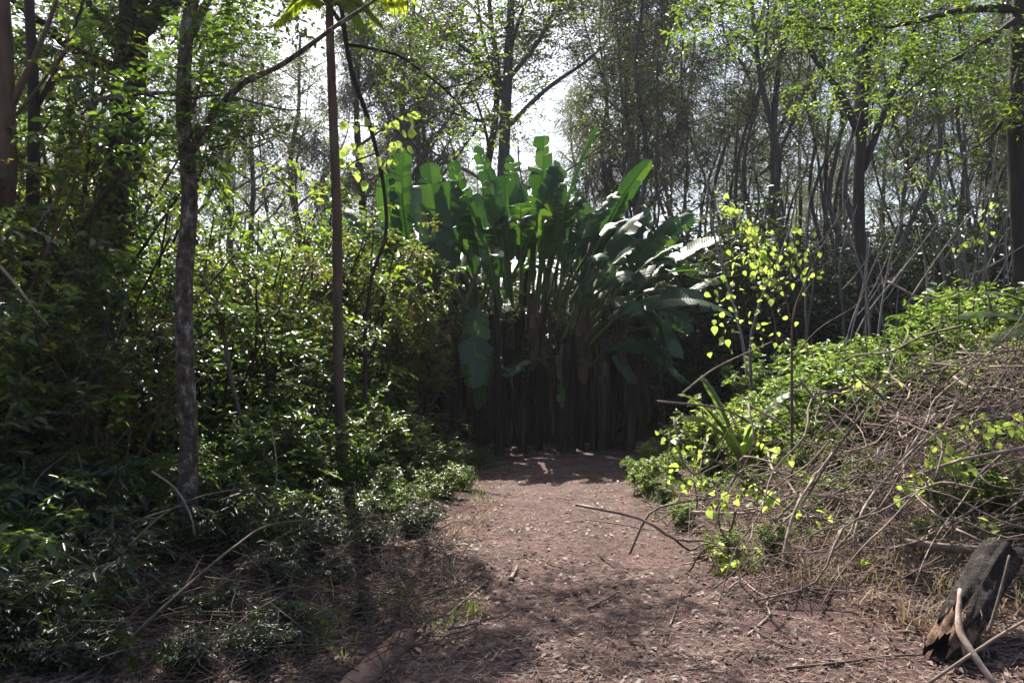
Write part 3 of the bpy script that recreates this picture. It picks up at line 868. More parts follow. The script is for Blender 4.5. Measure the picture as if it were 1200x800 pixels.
for px, Y, h in [(20, 5.2, .8), (90, 5.4, .6), (150, 6.4, .9), (250, 6.9, 1.0), (290, 7.4, 1.1), (330, 7.8, 1.0), (365, 8.6, 1.1), (170, 5.6, .35), (60, 4.4, .4), (300, 6.2, .6), (340, 6.8, .6), (430, 9.6, .9),
                 (465, 10.6, .8), (410, 8.4, .6), (500, 11.2, .5), (520, 10.4, .32), (488, 9.6, .35), (460, 9.0, .35), (535, 12.2, .4), (440, 8.6, .4), (505, 12.6, .6), (470, 12.0, .7), (550, 11.2, .22), (425, 8.0, .35), (500, 8.6, .25), (540, 10.0, .4), (470, 8.2, .42), (445, 7.6, .4), (520, 9.2, .4), (555, 12.6, .5), (410, 7.2, .4), (490, 10.2, .55), (385, 6.7, .35), (520, 11.6, .6), (-20, 4.7, .9), (120, 4.6, .35), (345, 4.9, .32), (240, 5.9, .4), (375, 10.2, 1.4), (420, 11.2, 1.5)]:
    k = ['low_a', 'low_b'][rng.integers(2)]
    place(k, 'low_shrub', '%s low %s shrub on shaded ground %s' % (size_word(h, .5, .95, ('tiny', 'knee-high', 'thigh-high')), 'glossy' if k == 'low_a' else 'fine-leaved', where(P(px, 400, Y)[0], Y)), 'shrub', P(px, 400, Y)[0], Y, rng.uniform(0, 6.28), h / 1.0, 'low shrubs at the thicket foot')

# mottled slender tree with a forked limb
Y1 = 6.0
base = G(P(217, 400, Y1)[0], Y1)
lims = [([P(222, 185, Y1), P(240, 148, Y1), P(282, 100, Y1 + .1), P(330, 76, Y1 + .15), P(395, 30, Y1 + .2), P(450, -8, Y1 + .3), P(500, -60, Y1 + .5)], (.030, .027, .023, .020, .016, .011, .006)),
        ([P(224, 40, Y1), P(250, -10, Y1 + .2), P(290, -60, Y1 + .4)], (.04, .025, .012)),
        ([P(222, 110, Y1), P(170, 110, Y1 + .2), P(120, 118, Y1 + .5), P(90, 130, Y1 + .6)], (.022, .014, .01, .006)),
        ([P(222, 140, Y1), P(234, 100, Y1 - .1), P(238, 70, Y1 - .2)], (.012, .009, .005))]
t, tp, lc = custom_tree('mottled_tree', 'slender tree with mottled brown bark and one long limb slanting up', 'tree', base,
    [base - [0, 0, .3], P(218, 640, Y1), P(221, 520, Y1), P(216, 400, Y1), P(216, 330, Y1), P(222, 230, Y1), P(215, 130, Y1), P(218, 50, Y1), P(226, -5, Y1), P(240, -90, Y1), P(246, -200, Y1)],
    (.085, .072, .066, .064, .063, .057, .052, .050, .046, .040, .028), M['bark_mottled'], lims, 14, 6, 3, .04)
rg = np.random.default_rng(18)
C = np.vstack([along(rg, lc[1:], 9, .25, .3), np.array([P(x, y, Y1 + d) for x, y, d in ((255, 120, .4), (290, 60, .6), (200, 60, .5), (245, 40, .7), (180, 90, .5), (270, 30, .5), (245, 170, .2), (200, 160, .3), (225, 205, .1), (275, 160, .3))]) - base])
crown_for(t, 'mottled_crown', C, 15, .30, 7, 7, .085, .04, M['leaf_small'], M['bark_dark'], droop=.3)

# big dark tree inside the thicket
Yb = 9.4
base = G(P(150, 400, Yb)[0], Yb)
lims = [([P(158, 40, Yb), P(200, 2, Yb - .2), P(260, -30, Yb - .5)], (.13, .10, .05)),
        ([P(150, 60, Yb), P(100, 0, Yb + .3), P(60, -60, Yb + .5)], (.12, .08, .05)),
        ([P(160, -30, Yb), (-3.4, 9.9, 6.6), (-2.5, 10.6, 7.4), (-1.4, 11.0, 7.9)], (.12, .09, .06, .02)),  # upper limbs above the view, added with their leaves to shade the foreground
        ([P(160, -30, Yb), (-3.9, 10.8, 6.9), (-3.2, 12.2, 7.8)], (.11, .07, .03)),
        ([P(165, -100, Yb), (-4.2, 9.2, 7.6), (-3.6, 9.6, 8.8)], (.10, .07, .03)),
        ([P(154, 90, Yb), P(90, 60, Yb - .6), P(40, 20, Yb - 1), P(0, -10, Yb - 1.2)], (.09, .06, .04, .02))]
t, tp, lc = custom_tree('thicket_tree', 'heavy dark-trunked tree buried in the thicket foliage', 'tree', base,
    [base - [0, 0, .4], P(140, 480, Yb), P(136, 300, Yb), P(146, 160, Yb), P(154, 60, Yb), P(160, -40, Yb), P(170, -160, Yb)], (.26, .22, .2, .19, .18, .14, .08), M['bark_dark'], lims, 12, 6, 5)
C = np.vstack([along(rg, lc, 16, .5, .2), along(rg, lc[2:5], 9, .85, .3), np.array([P(x, y, Yb + d) for x, y, d in ((30, 30, -.8), (80, 60, -.9), (120, 20, -.6), (30, 110, -.7), (90, 120, -.8), (170, 40, .4), (60, -20, 0), (190, -30, .2), (10, 60, -.6), (110, 90, -.9))]) - base])
crown_for(t, 'thicket_tree_crown', C, 16, .5, 8, 8, .10, .045, M['leaf_thicket'], M['bark_dark'], droop=.3)
# two thin dark trunks at the thicket edge
for px, Y, r, lab in ((4, 7.0, .10, 'straight reddish dark trunk at the thicket margin, widest of the bare pair'), (36, 7.6, .07, 'thin dark bare trunk beside a stouter reddish one')):
    b = G(P(px, 400, Y)[0], Y)
    custom_tree('bare_trunk_tree', lab, 'tree', b, [b - [0, 0, .3], P(px + 2, 520, Y), P(px - 3, 350, Y), P(px + 4, 150, Y), P(px - 6, -80, Y)], (r * 1.15, r, r * .9, r * .8, r * .5), M['bark_brown' if r > .08 else 'bark_dark'],
                [([P(px, 140, Y), P(px + 40, 60, Y), P(px + 70, -20, Y)], (r * .4, r * .1))], 10, 5, int(px) + 3)

# slender palm
Y2 = 8.5
base = G(P(400, 400, Y2)[0], Y2)
pt = [base - [0, 0, .3], P(399, 520, Y2), P(396, 400, Y2), P(395, 260, Y2), P(390, 130, Y2), P(387, 50, Y2), P(386, 8, Y2)]
t = thing('slender_palm', 'slender straight palm with smooth brown trunk and yellow-green fronds on top', 'palm', base)
mb = MB(); tp = catmull(np.array(pt) - base, 12)
rr = np.interp(np.linspace(0, 1, len(tp)), [0, .1, .6, 1], [.066, .055, .047, .040]) * (1 + .05 * (np.arange(len(tp)) % 3 == 0))
mb.tube(tp, rr, 12, np.random.default_rng(2), .02)
obj('trunk', mb.mesh('palm_trunk', M['bark_brown'], True), t)
top = tp[-1]
rg = np.random.default_rng(30)
for k in range(11):
    az = k * 2.4 + .4; el = rg.uniform(.1, 1.0); ln = rg.uniform(1.2, 1.6)
    if k > 2: el = rg.uniform(.7, 1.3)
    if k < 3: az, el, ln = ((-.1, .0, .55), (3.0, .1, .6), (-.7, -.3, .6))[k]
    d = np.array([math.cos(az) * math.cos(el), math.sin(az) * math.cos(el), math.sin(el)])
    pts = catmull([top, top + d * ln * .5 + [0, 0, .08], top + d * ln - [0, 0, .35 * ln]], 8)
    rb = MB(); rb.tube(pts, np.linspace(.014, .003, len(pts)), 5, caps=False)
    lm = MB()
    tan = nrm(np.gradient(pts, axis=0)); sd = nrm(np.cross(tan, [0, 0, 1.0]))
    for sg in (-1, 1):
        for i in range(2, len(pts)):
            for f in (0, .33, .66):
                j = min(i + 1, len(pts) - 1)
                b = pts[i] * (1 - f) + pts[j] * f
                dd = nrm(tan[i] * .8 + sd[i] * sg * .9 + [0, 0, -.55])
                lm.leaves([b], [dd], [np.cross(sd[i] * sg, tan[i]) * sg + rg.normal(0, .15, 3)], ln * .33 * math.sin(.5 + 2.3 * i / len(pts)), .026, fold=.2, curl=.15)
    fr = obj('frond', lm.mesh('palm_frond', M['frond']), t)
    obj('rachis', rb.mesh('palm_rachis', M['petiole'], True), fr)

# crooked dark sapling with broad yellow-lit leaves, behind the palm
Y3 = 9.2
base = G(P(438, 400, Y3)[0], Y3)
lims = [([P(408, 52, Y3), P(440, 58, Y3), P(472, 68, Y3), P(520, 104, Y3 - .1), P(548, 132, Y3 - .1), P(575, 150, Y3 - .1)], (.022, .019, .017, .013, .009, .004)),
        ([P(520, 104, Y3 - .1), P(560, 92, Y3), P(585, 62, Y3)], (.012, .008, .004)),
        ([P(440, 180, Y3), P(415, 190, Y3 - .1), P(400, 205, Y3 - .2)], (.012, .008, .004)),
        ([P(402, 30, Y3), P(380, 0, Y3), P(350, -40, Y3)], (.03, .02, .01)),
        ([P(398, -20, Y3), (-2.2, 9.8, 6.4), (-2.7, 10.6, 7.0), (-3.2, 11.4, 7.4)], (.028, .02, .014, .006)),  # unseen high crown limbs, added to cast shade on the ground beside the path
        ([P(398, -20, Y3), (-2.3, 9.3, 6.3), (-3.0, 9.6, 6.9), (-3.8, 10.0, 7.2)], (.026, .02, .013, .006)),
        ([P(398, -20, Y3), (-1.9, 9.8, 6.5), (-2.1, 10.4, 7.3), (-2.3, 11.2, 7.9)], (.026, .018, .012, .006))]
t, tp, lc = custom_tree('crooked_sapling', 'crooked dark thin sapling bowing beside the palm, one long limb over the clump', 'tree', base,
    [base - [0, 0, .3], P(430, 520, Y3), P(428, 400, Y3), P(436, 325, Y3), P(452, 275, Y3), P(449, 215, Y3), P(432, 142, Y3), P(414, 90, Y3), P(404, 40, Y3), P(396, -30, Y3)], (.034, .028, .024, .020, .020, .021, .025, .026, .028, .024), M['bark_dark'], lims, 9, 6, 8)
C = np.vstack([along(rg, lc[:2], 9, .25, .3), along(rg, lc[3:4], 8, .3, .3), along(rg, lc[4:], 13, .45, .2), np.array([P(x, y, Y3 + d) for x, y, d in ((470, 40, .1), (500, 20, .4), (540, 40, .1), (430, 20, .2), (480, 90, 0), (440, 80, .2), (560, 10, .3), (600, -10, .2), (520, 70, .5), (455, 60, .6), (590, 30, .6), (640, -30, .4), (560, 60, .8), (500, 50, .9), (620, 10, 1.0), (660, 5, .8), (480, -20, .6), (540, -30, .9), (610, -50, .8), (420, 50, .6), (460, 110, .4))]) - base])
crown_for(t, 'crooked_crown', C, 17, .45, 6, 6, .075, .032, M['leaf_small'], M['bark_dark'], droop=.3)
lm = MB().mesh  # (named for readability below)
def single_leaf(name, L, W, mat, seed=0):
    """heart-ish leaf of a dozen faces, base at the origin, pointing along +X, upper side +Z"""
    rng = np.random.default_rng(seed)
    xs = np.array([0, .12, .32, .55, .78, 1.0]); ws = np.array([.02, .36, .5, .42, .22, .0])
    V, Q, T = [], [], []
    for i, (x, w) in enumerate(zip(xs, ws)):
        z = -.16 * x * x * L
        for h in (-1, 0, 1):
            V.append((x * L - (.06 * L if i == 1 and h else 0), h * w * W, z + abs(h) * w * W * .28 + rng.normal(0, .01 * L)))
    for i in range(5):
        for j in (0, 1):
            a = i * 3 + j
            Q.append((a, a + 3, a + 4, a + 1))
    mb = MB(); mb.add(V, Q)
    return mb.mesh(name, mat, True)
LEAF = {k: single_leaf('leaf_' + k, *v) for k, v in {
    'lime_a': (.095, .075, M['leaf_lime'], 1), 'lime_b': (.075, .055, M['leaf_lime'], 2), 'herb_a': (.11, .055, M['leaf_herb'], 3), 'broad': (.13, .11, M['leaf_lime'], 4),
    'glossy': (.11, .045, M['leaf_thicket'], 5), 'herb_b': (.13, .05, M['leaf_small'], 6)}.items()}

def stalks(parent, leaves, curves, limit=.3, r=.0016, mat=None):
    """fine stalks that join each leaf to the nearest point of the stems"""
    pts = np.vstack(curves); A, B = [], []
    for o in leaves:
        p = np.array(o.matrix_local.translation)
        d = np.linalg.norm(pts - p - [0, 0, -.03], axis=1); i = int(d.argmin())
        if .008 < d[i] < limit:
            A.append(pts[i]); B.append(p)
    mb = MB(); mb.prisms(np.array(A).reshape(-1, 3), np.array(B).reshape(-1, 3), r * 1.3, r * .7)
    if A:
        obj('leaf_stalks', mb.mesh('leaf_stalks', mat or M['stem_green']), parent, 'stuff')

def put_leaf(parent, key, pos, d, n, sc=1.0):
    d = Vector(d).normalized(); n = Vector(n)
    y = n.cross(d).normalized(); z = d.cross(y)
    o = obj('leaf', LEAF[key], parent)
    m = Matrix((d, y, z)).transposed().to_4x4()
    o.matrix_local = Matrix.Translation(Vector(pos)) @ m @ Matrix.Scale(sc, 4)
    return o

BL = []
for x, y in ((432, 148), (440, 155), (446, 140), (462, 148), (470, 160), (480, 150), (425, 180), (432, 190), (418, 176), (442, 196), (455, 186), (466, 178), (410, 195), (424, 205), (405, 165), (474, 140), (415, 150), (398, 185)):
    for _ in range(3):
        BL.append(put_leaf(t, 'broad', P(x + rg.normal(0, 7), y + rg.normal(0, 6), Y3 + rg.uniform(-.35, .35)) - base, rg.normal(0, 1, 3) + [0, -.3, -.4], rg.normal(0, .6, 3) + [0, .5, .8], rg.uniform(.6, 1.05)))
stalks(t, BL, [catmull(tp, 3)] + lc, .7, .003, M['bark_dark'])

# ------------------------------------------------------------------ bank: herbs and shrubs in the sun
shrub_proto('herb_a', 71, 1.2, .65, 12, 5, .17, 6, 7, .085, .042, M['leaf_herb'], M['stem_green'])
shrub_proto('herb_b', 72, 1.0, .7, 12, 5, .17, 6, 8, .065, .034, M['leaf_herb'], M['stem_green'])
shrub_proto('herb_c', 73, 1.2, .6, 13, 5, .16, 6, 8, .075, .024, M['leaf_small'], M['stem_green'])
rng = np.random.default_rng(101)
H_SPOT = [(1180, 8.4, .9), (1130, 8.5, .8), (1080, 8.7, .85), (1040, 8.9, .9), (1000, 8.9, .9), (960, 8.8, .85), (1190, 9.0, 1.3), (1140, 9.4, 1.25), (1090, 9.6, 1.2), (1050, 10, 1.1), (990, 9.8, 1.1),
          (940, 9.6, 1.1), (880, 9.4, 1.1), (870, 10.4, 1.2), (830, 10.2, 1.0), (920, 10.8, 1.3), (1160, 10.6, 1.6), (1100, 11.2, 1.5), (1210, 8.6, 1.0), (1150, 12, 1.8), (800, 11.4, .8), (790, 10.0, .6),
          (770, 12.4, .8), (810, 12.6, 1.0), (850, 12, 1.2), (890, 12.4, 1.3), (960, 12, 1.2), (1020, 12, 1.2), (760, 11.2, .5), (950, 8.0, .6), (1240, 8.0, 1.0), (980, 8.3, .6), (1015, 8.4, .6)]
for px, Y, h in H_SPOT:
    k = ['herb_a', 'herb_b', 'herb_a', 'herb_c'][rng.integers(4)]
    place(k, 'bank_herb', '%s %s herb on the bank %s' % (size_word(h, .95, 1.25, ('short', 'bushy', 'tall')), {'herb_a': 'broad-leaved', 'herb_b': 'round-leaved', 'herb_c': 'narrow-leaved'}[k], where(P(px, 400, Y)[0], Y)), 'herb', P(px, 400, Y)[0], Y, rng.uniform(0, 6.28), h / 1.1 * rng.choice([.7, .85, 1.0, 1.15, 1.3]) * (.72 if px < 900 else .92), 'herbs on the sunlit bank')
for px, Y, h in [(850, 6.2, .28), (905, 5.9, .25), (1000, 6.1, .22), (800, 7.6, .25), (780, 8.6, .28), (1090, 5.7, .3), (760, 9.4, .45), (830, 8.6, .35), (745, 10.4, .3), (880, 8.4, .4), (1020, 7.0, .45), (1140, 6.4, .6), (980, 6.9, .4), (1110, 6.1, .45), (940, 6.8, .35), (1190, 5.9, .5)]:
    place(['herb_c', 'herb_b', 'herb_a'][int(px) // 10 % 3], 'creeping_herb', '%s scrambling green plant in the brush %s' % (size_word(h, .42, .7), where(P(px, 400, Y)[0], Y)), 'herb', P(px, 400, Y)[0], Y, rng.uniform(0, 6.28), h, 'plants at the brush edge')

# strap-leaved plants with broad bright blades
def strap_plant(label, base, leaves, seed):
    t = thing('strap_leaf_plant', label, 'plant', base)
    sm = MB(); sm.tube(catmull([(0, 0, -.1), (.02, 0, .25), (0, 0, .52)], 4), (.022, .02, .014), 8)
    obj('stem', sm.mesh('strap_stem', M['petiole'], True), t)
    for i, (tip, lift, w) in enumerate(leaves):
        a = np.zeros(3) + [0, 0, .5]; b = np.array(tip) - base
        paddle_leaf(t, a, (a + b) / 2 + [0, 0, lift], b, w, (-b[0] * .3, -.3, 1), seed + i, tears=0, blade_from=.3, mat=M['leaf_herb'])
    return t
b = G(P(868, 400, 8.3)[0], 8.3)
strap_plant('arching strap-leaved plant with bright blades beside the path, below the leafy sapling', b,
    [(P(796, 462, 7.9), .30, .14), (P(800, 492, 7.7), .28, .12), (P(925, 462, 8.1), .25, .13), (P(822, 440, 8.5), .2, .12), (P(890, 500, 7.7), .3, .11)], 700)
b = G(P(1275, 400, 6.6)[0], 6.6, .25)
strap_plant('strap-leaved plant with wide sunlit blades above the brush heap', b,
    [(P(1120, 372, 6.3), .35, .15), (P(1158, 398, 6.1), .3, .14), (P(1150, 345, 6.7), .35, .12), (P(1215, 350, 6.9), .3, .1)], 720)

# tall leafy sapling in front of the bank, leaves built one by one
Ys = 7.4
base = G(P(926, 400, Ys)[0], Ys)
t = thing('leafy_sapling', 'tall thin sapling with glowing yellow-green leaves rising above the bank', 'sapling', base)
rg = np.random.default_rng(55)
stems = [([base - [0, 0, .15], P(928, 470, Ys), P(928, 400, Ys), P(932, 360, Ys), P(950, 318, Ys), P(962, 292, Ys), P(990, 240, Ys), P(1000, 212, Ys)], (.016, .013, .011, .009, .007, .006, .004, .002)),
         ([P(928, 380, Ys), P(918, 340, Ys), P(905, 312, Ys), P(885, 290, Ys), P(868, 262, Ys), P(852, 236, Ys)], (.008, .006, .005, .005, .004, .003)),
         ([P(918, 340, Ys), P(908, 305, Ys), P(912, 270, Ys), P(917, 248, Ys)], (.005, .004, .004, .002)),
         ([P(922, 350, Ys), P(930, 300, Ys), P(933, 260, Ys), P(932, 222, Ys), P(928, 213, Ys)], (.005, .005, .005, .004, .003)),
         ([P(950, 318, Ys), P(950, 270, Ys), P(949, 245, Ys)], (.004, .003, .002)),
         ([P(935, 355, Ys), P(960, 318, Ys), P(975, 305, Ys), P(978, 325, Ys)], (.005, .004, .003, .002)),
         ([P(928, 400, Ys), P(900, 395, Ys), P(870, 380, Ys), P(845, 372, Ys)], (.006, .005, .004, .002)),
         ([P(928, 420, Ys), P(960, 385, Ys), P(1000, 360, Ys), P(1018, 340, Ys)], (.006, .005, .004, .002))]
SC, SL = [], []
for pts, rr in stems:
    SC.append(catmull(np.array(pts) - base, 12))
    mb = MB(); mb.tube(catmull(np.array(pts) - base, 6), rr, 6)
    obj('stem', mb.mesh('sapling_stem', M['bark_brown'], True), t)
lp = [(846 + 1.3 * i + rg.normal(0, 4), 234 + i * 1.75 + rg.normal(0, 2)) for i in range(48)] + [(900, 282), (902, 272), (913, 292), (898, 300), (907, 312), (917, 300), (895, 288), (920, 298), (926, 292), (933, 256), (928, 270), (937, 268), (930, 290), (927, 285), (932, 300), (938, 310),
      (926, 316), (946, 296), (862, 308), (868, 312), (860, 318), (872, 304), (880, 308), (888, 305), (895, 318), (905, 330), (915, 335), (890, 330), (955, 322), (960, 318), (942, 322), (840, 340), (848, 352), (856, 345), (862, 360), (845, 372), (838, 382), (870, 375), (880, 365), (890, 385), (900, 372),
      (912, 360), (920, 375), (906, 392), (880, 395), (866, 390), (852, 398)]
for x, y in lp:
    k = 'lime_a' if rg.random() < .5 else 'lime_b'
    SL += [put_leaf(t, k, P(x, y, Ys + rg.uniform(-.12, .12)) - base, rg.normal(0, .8, 3) + [0, -.3, -.7], rg.normal(0, .6, 3) + [0, .9, .7], rg.uniform(.55, .95))]
    for _ in range(1 if y < 290 else 3):
        SL += [put_leaf(t, k, P(x + rg.normal(0, 4 if y < 290 else 12), y + rg.normal(0, 4 if y < 290 else 14), Ys + rg.uniform(-.2, .2)) - base, rg.normal(0, .8, 3) + [0, -.3, -.5], rg.normal(0, .7, 3) + [0, .8, .7], rg.uniform(.4, .85))]

stalks(t, SL, SC, .5, .002)

# ------------------------------------------------------------------ brush heap on the bank
def stick_mesh(name, seed, n=6, r=.008, bend=.12, mat=None, fork=False):
    """one metre stick along +X"""
    rng = np.random.default_rng(seed)
    k = np.linspace(0, 1, n)
    yz = np.cumsum(rng.normal(0, bend / n * 1.5, (n, 2)), 0); yz -= yz[0]
    arc = bend * rng.uniform(-1, 1) * np.sin(math.pi * k)
    pts = catmull(np.stack([k, yz[:, 0] + arc, yz[:, 1] + abs(arc) * .5], 1), 3)
    mb = MB(); mb.tube(pts, np.linspace(r, r * .4, len(pts)), 5, rng, .08)
    for f in range(2 if fork else 0):
        i = rng.integers(4, len(pts) - 3)
        d = nrm(pts[i + 1] - pts[i] + rng.normal(0, .6, 3)); q = pts[i] + d * rng.uniform(.12, .3)
        mb.tube(catmull([pts[i], (pts[i] + q) / 2 + rng.normal(0, .02, 3), q], 3), np.linspace(r * .5, r * .2, 7), 4)
    return mb.mesh(name, mat, True)
STICK = [stick_mesh('stick', 900 + i, 7, [.004, .007, .010, .006, .005, .008][i % 6], [.10, .22, .08, .35][i % 4], M['stick'], i % 3 == 0) for i in range(24)]
STICKD = [stick_mesh('damp_stick', 950 + i, 7, [.006, .008, .010][i % 3], [.10, .2, .3][i % 3], M['stick_dark'], i % 3 == 0) for i in range(8)]

def pile_h(x, y):
    return (.72 * sstep(2.0, 3.8, x) + .22 * sstep(1.35, 2.0, x)) * sstep(5.0, 6.0, y) * (1 - sstep(7.8, 9.4, y))
rng = np.random.default_rng(131)
n = 0
while n < 290:
    y = rng.uniform(5.1, 8.2); px = rng.uniform(800, 1290); x = (px - 600) / FPX * y
    hp = float(pile_h(x, y))
    if hp < .05 and rng.random() < .7:
        continue
    z = float(gz(x, y)) + .02 + hp * rng.uniform(.15, 1.05) ** .6
    o = obj('dead_stick', STICK[rng.integers(len(STICK))])
    ln = .4 + 1.9 * rng.random() ** 1.4
    az = rng.normal(.15, .95) + (math.pi if rng.random() < .5 else 0)
    slope = .28 * math.cos(az) + rng.normal(0, .38)
    o.rotation_euler = (rng.uniform(0, 6.28), -slope, az)
    o.scale = (ln, ln ** .5, ln ** .5)
    hx = np.array([math.cos(az) * math.cos(slope), math.sin(az) * math.cos(slope), math.sin(slope)]) * ln * .5
    o.location = (x - hx[0], y - hx[1], max(z, float(gz(x, y)) + abs(hx[2]) * .7) - hx[2])
    tag(o, '%s dry pale brush stick %s' % (size_word(ln, .9, 1.45, ('short', 'long', 'very long')), where(x, y, ('the tall leafy sapling', 'the hollow log', 'the overhanging tree'))), 'stick', 'sticks of the brush heap')
    n += 1
# fine brush under and between them
mb = MB()
N = 1900
y = rng.uniform(5.0, 9.0, N); x = rng.uniform(190, 700, N) / FPX * y
hp = pile_h(x, y)
k = (hp > .04); x, y, hp = x[k], y[k], hp[k]
z = gz(x, y) + hp * rng.uniform(0, 1, len(x)) ** .7
az = rng.normal(.2, 1.3, len(x)); sl = .25 * np.cos(az) + rng.normal(0, .45, len(x)); ln = rng.uniform(.12, .9, len(x))
d = np.stack([np.cos(az) * np.cos(sl), np.sin(az) * np.cos(sl), np.sin(sl)], 1) * ln[:, None] * .5
c = np.stack([x, y, z], 1)
mdp = c + rng.normal(0, .02, c.shape) 
mb.prisms(c - d, mdp, .0035, .003); mb.prisms(mdp, c + d, .003, .0015)
o = obj('dry_brush', mb.mesh('dry_brush', M['stick'], False), kind='stuff')
tag(o, 'tangle of fine dry twigs filling the brush heap', 'brush')

def free_stick(name, label, pts, rr, mat, cat='stick', group=None, sides=7, seed=0):
    b = np.array(pts[0], float)
    mb = MB(); mb.tube(catmull(np.array(pts, float) - b, 6), rr, sides, np.random.default_rng(seed), .06)
    o = obj(name, mb.mesh(name, mat, True))
    o.location = tuple(b)
    return tag(o, label, cat, group)

def gp(px, py, dz=.01):
    """point on the ground seen at a pixel"""
    lo, hi = 2.5, 40.0
    for _ in range(40):
        m = (lo + hi) / 2
        p = P(px, py, m)
        if p[2] > gz(p[0], p[1]): lo = m
        else: hi = m
    p = P(px, py, lo); p[2] = float(gz(p[0], p[1])) + dz
    return p
SK, SD = M['stick'], M['stick_dark']
free_stick('fallen_branch', 'long pale branch arching from the shaded ground across to the palm foot', [P(95, 812, 3.9), P(150, 750, 4.1), P(215, 690, 4.35), P(275, 640, 4.7), P(320, 614, 5.1), P(400, 607, 5.8)], (.008, .008, .0075, .007, .006, .004), SD, 'branch')
free_stick('bent_twig', 'short pale twig bent like a hook before the mottled trunk', [P(178, 552, 5.4), P(205, 572, 5.4), P(222, 600, 5.4), P(229, 628, 5.4)], (.007, .007, .006, .004), SK)
free_stick('upright_twig', 'thin upright pale twig standing between mottled tree and palm', [gp(326, 665, -.05), P(322, 610, 6.4), P(324, 545, 6.3), P(318, 500, 6.3)], (.006, .006, .005, .004), SK)
free_stick('leaning_pole', 'pale leaning dead pole in the thicket behind the mottled trunk', [P(285, 500, 7.4), P(272, 450, 7.3), P(258, 375, 7.2), P(234, 318, 7.1)], (.016, .02, .018, .010), SK, 'branch')
free_stick('drooping_branch', 'bare pale branch drooping from the thicket near the reddish trunk', [P(-10, 300, 5.8), P(20, 335, 5.8), P(38, 360, 5.8), P(58, 382, 5.9)], (.012, .010, .008, .004), SK, 'branch')
free_stick('forked_twig', 'bare pale twig sticking up out of the thicket leaves', [P(36, 275, 6.0), P(52, 252, 6.0), P(70, 228, 6.0)], (.008, .007, .004), SK)
free_stick('thicket_vine', 'brown vine curving through the upper thicket toward the mottled tree', [P(95, 135, 6.6), P(120, 115, 6.6), P(165, 110, 6.6), P(200, 118, 6.7), P(260, 112, 6.7), P(330, 128, 6.8), P(360, 128, 6.8)], (.01, .012, .012, .011, .01, .008, .004), M['bark_brown'], 'vine')
tw = [((0, 650, 4.6), (60, 672, 4.7), (130, 700, 4.9), (180, 718, 5.0), (235, 716, 5.2)), ((0, 745, 4.1), (60, 780, 4.1), (90, 810, 4.0)), ((0, 750, 4.5), (50, 715, 4.6), (100, 680, 4.8), (140, 650, 5.0)), ((95, 700, 4.4), (130, 745, 4.3), (150, 775, 4.2)),
      ((150, 640, 5.0), (195, 600, 5.4), (240, 580, 5.8), (300, 570, 6.2)), ((170, 715, 5.0), (205, 728, 4.9), (222, 760, 4.7)), ((110, 640, 5.2), (160, 610, 5.4), (220, 590, 5.7)), ((30, 600, 5.2), (45, 560, 5.4), (80, 530, 5.6)), ((300, 700, 5.2), (330, 680, 5.4), (350, 665, 5.6)), ((260, 760, 4.5), (300, 735, 4.7), (345, 712, 4.9))]
for i, q in enumerate(tw):
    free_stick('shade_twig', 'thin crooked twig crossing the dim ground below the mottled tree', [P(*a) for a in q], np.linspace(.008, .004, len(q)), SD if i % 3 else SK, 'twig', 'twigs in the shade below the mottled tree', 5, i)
# twigs and sticks leaning out of the brush heap, drawn one by one
br = [((770, 470, 7.8), (850, 480, 7.6), (900, 510, 7.4)), ((870, 705, 5.5), (960, 655, 5.6), (1010, 620, 5.7), (1060, 582, 5.9)), ((985, 700, 5.4), (985, 670, 5.4), (1010, 640, 5.5), (1015, 612, 5.6)),
      ((1005, 660, 5.6), (1003, 620, 5.6), (1030, 570, 5.8), (1100, 500, 6.2), (1160, 470, 6.5)), ((1050, 650, 5.4), (1100, 620, 5.4), (1170, 580, 5.5)), ((890, 630, 5.9), (960, 560, 6.2), (1030, 530, 6.5)),
      ((915, 690, 5.6), (920, 640, 5.7), (935, 590, 5.9), (975, 530, 6.3)), ((1030, 525, 6.0), (1025, 570, 5.9), (1027, 600, 5.8)), ((1080, 440, 6.5), (1130, 470, 6.4), (1200, 480, 6.4)), ((960, 580, 6.0), (1050, 590, 5.9), (1110, 560, 5.9), (1200, 540, 5.9)),
      ((1040, 470, 6.6), (1000, 430, 6.8), (1060, 395, 7.0)), ((985, 620, 5.7), (970, 660, 5.6), (972, 690, 5.5)), ((810, 600, 6.6), (880, 600, 6.4), (930, 580, 6.3)), ((850, 640, 6.2), (842, 600, 6.3), (860, 560, 6.5)), ((1120, 620, 5.2), (1180, 650, 5.0), (1215, 690, 4.9)),
      ((790, 490, 7.6), (800, 540, 7.3), (830, 570, 7.1)), ((800, 665, 6.4), (850, 630, 6.4), (880, 610, 6.3)), ((1060, 360, 8.2), (1100, 300, 8.4), (1180, 190, 8.8)), ((1040, 330, 8.4), (1085, 350, 8.2), (1130, 340, 8.2)), ((800, 460, 8.0), (840, 430, 8.0), (905, 400, 8.0))]
for i, q in enumerate(br):
    free_stick('arching_stick', 'long bare stick arching out of the brush %s' % where(P(*q[1])[0], P(*q[1])[1]), [P(*a) for a in q], np.linspace(.010, .004, len(q)) * (1 + .4 * (i % 3 == 0)), SK, 'stick', 'arching sticks of the brush heap', 6, i)

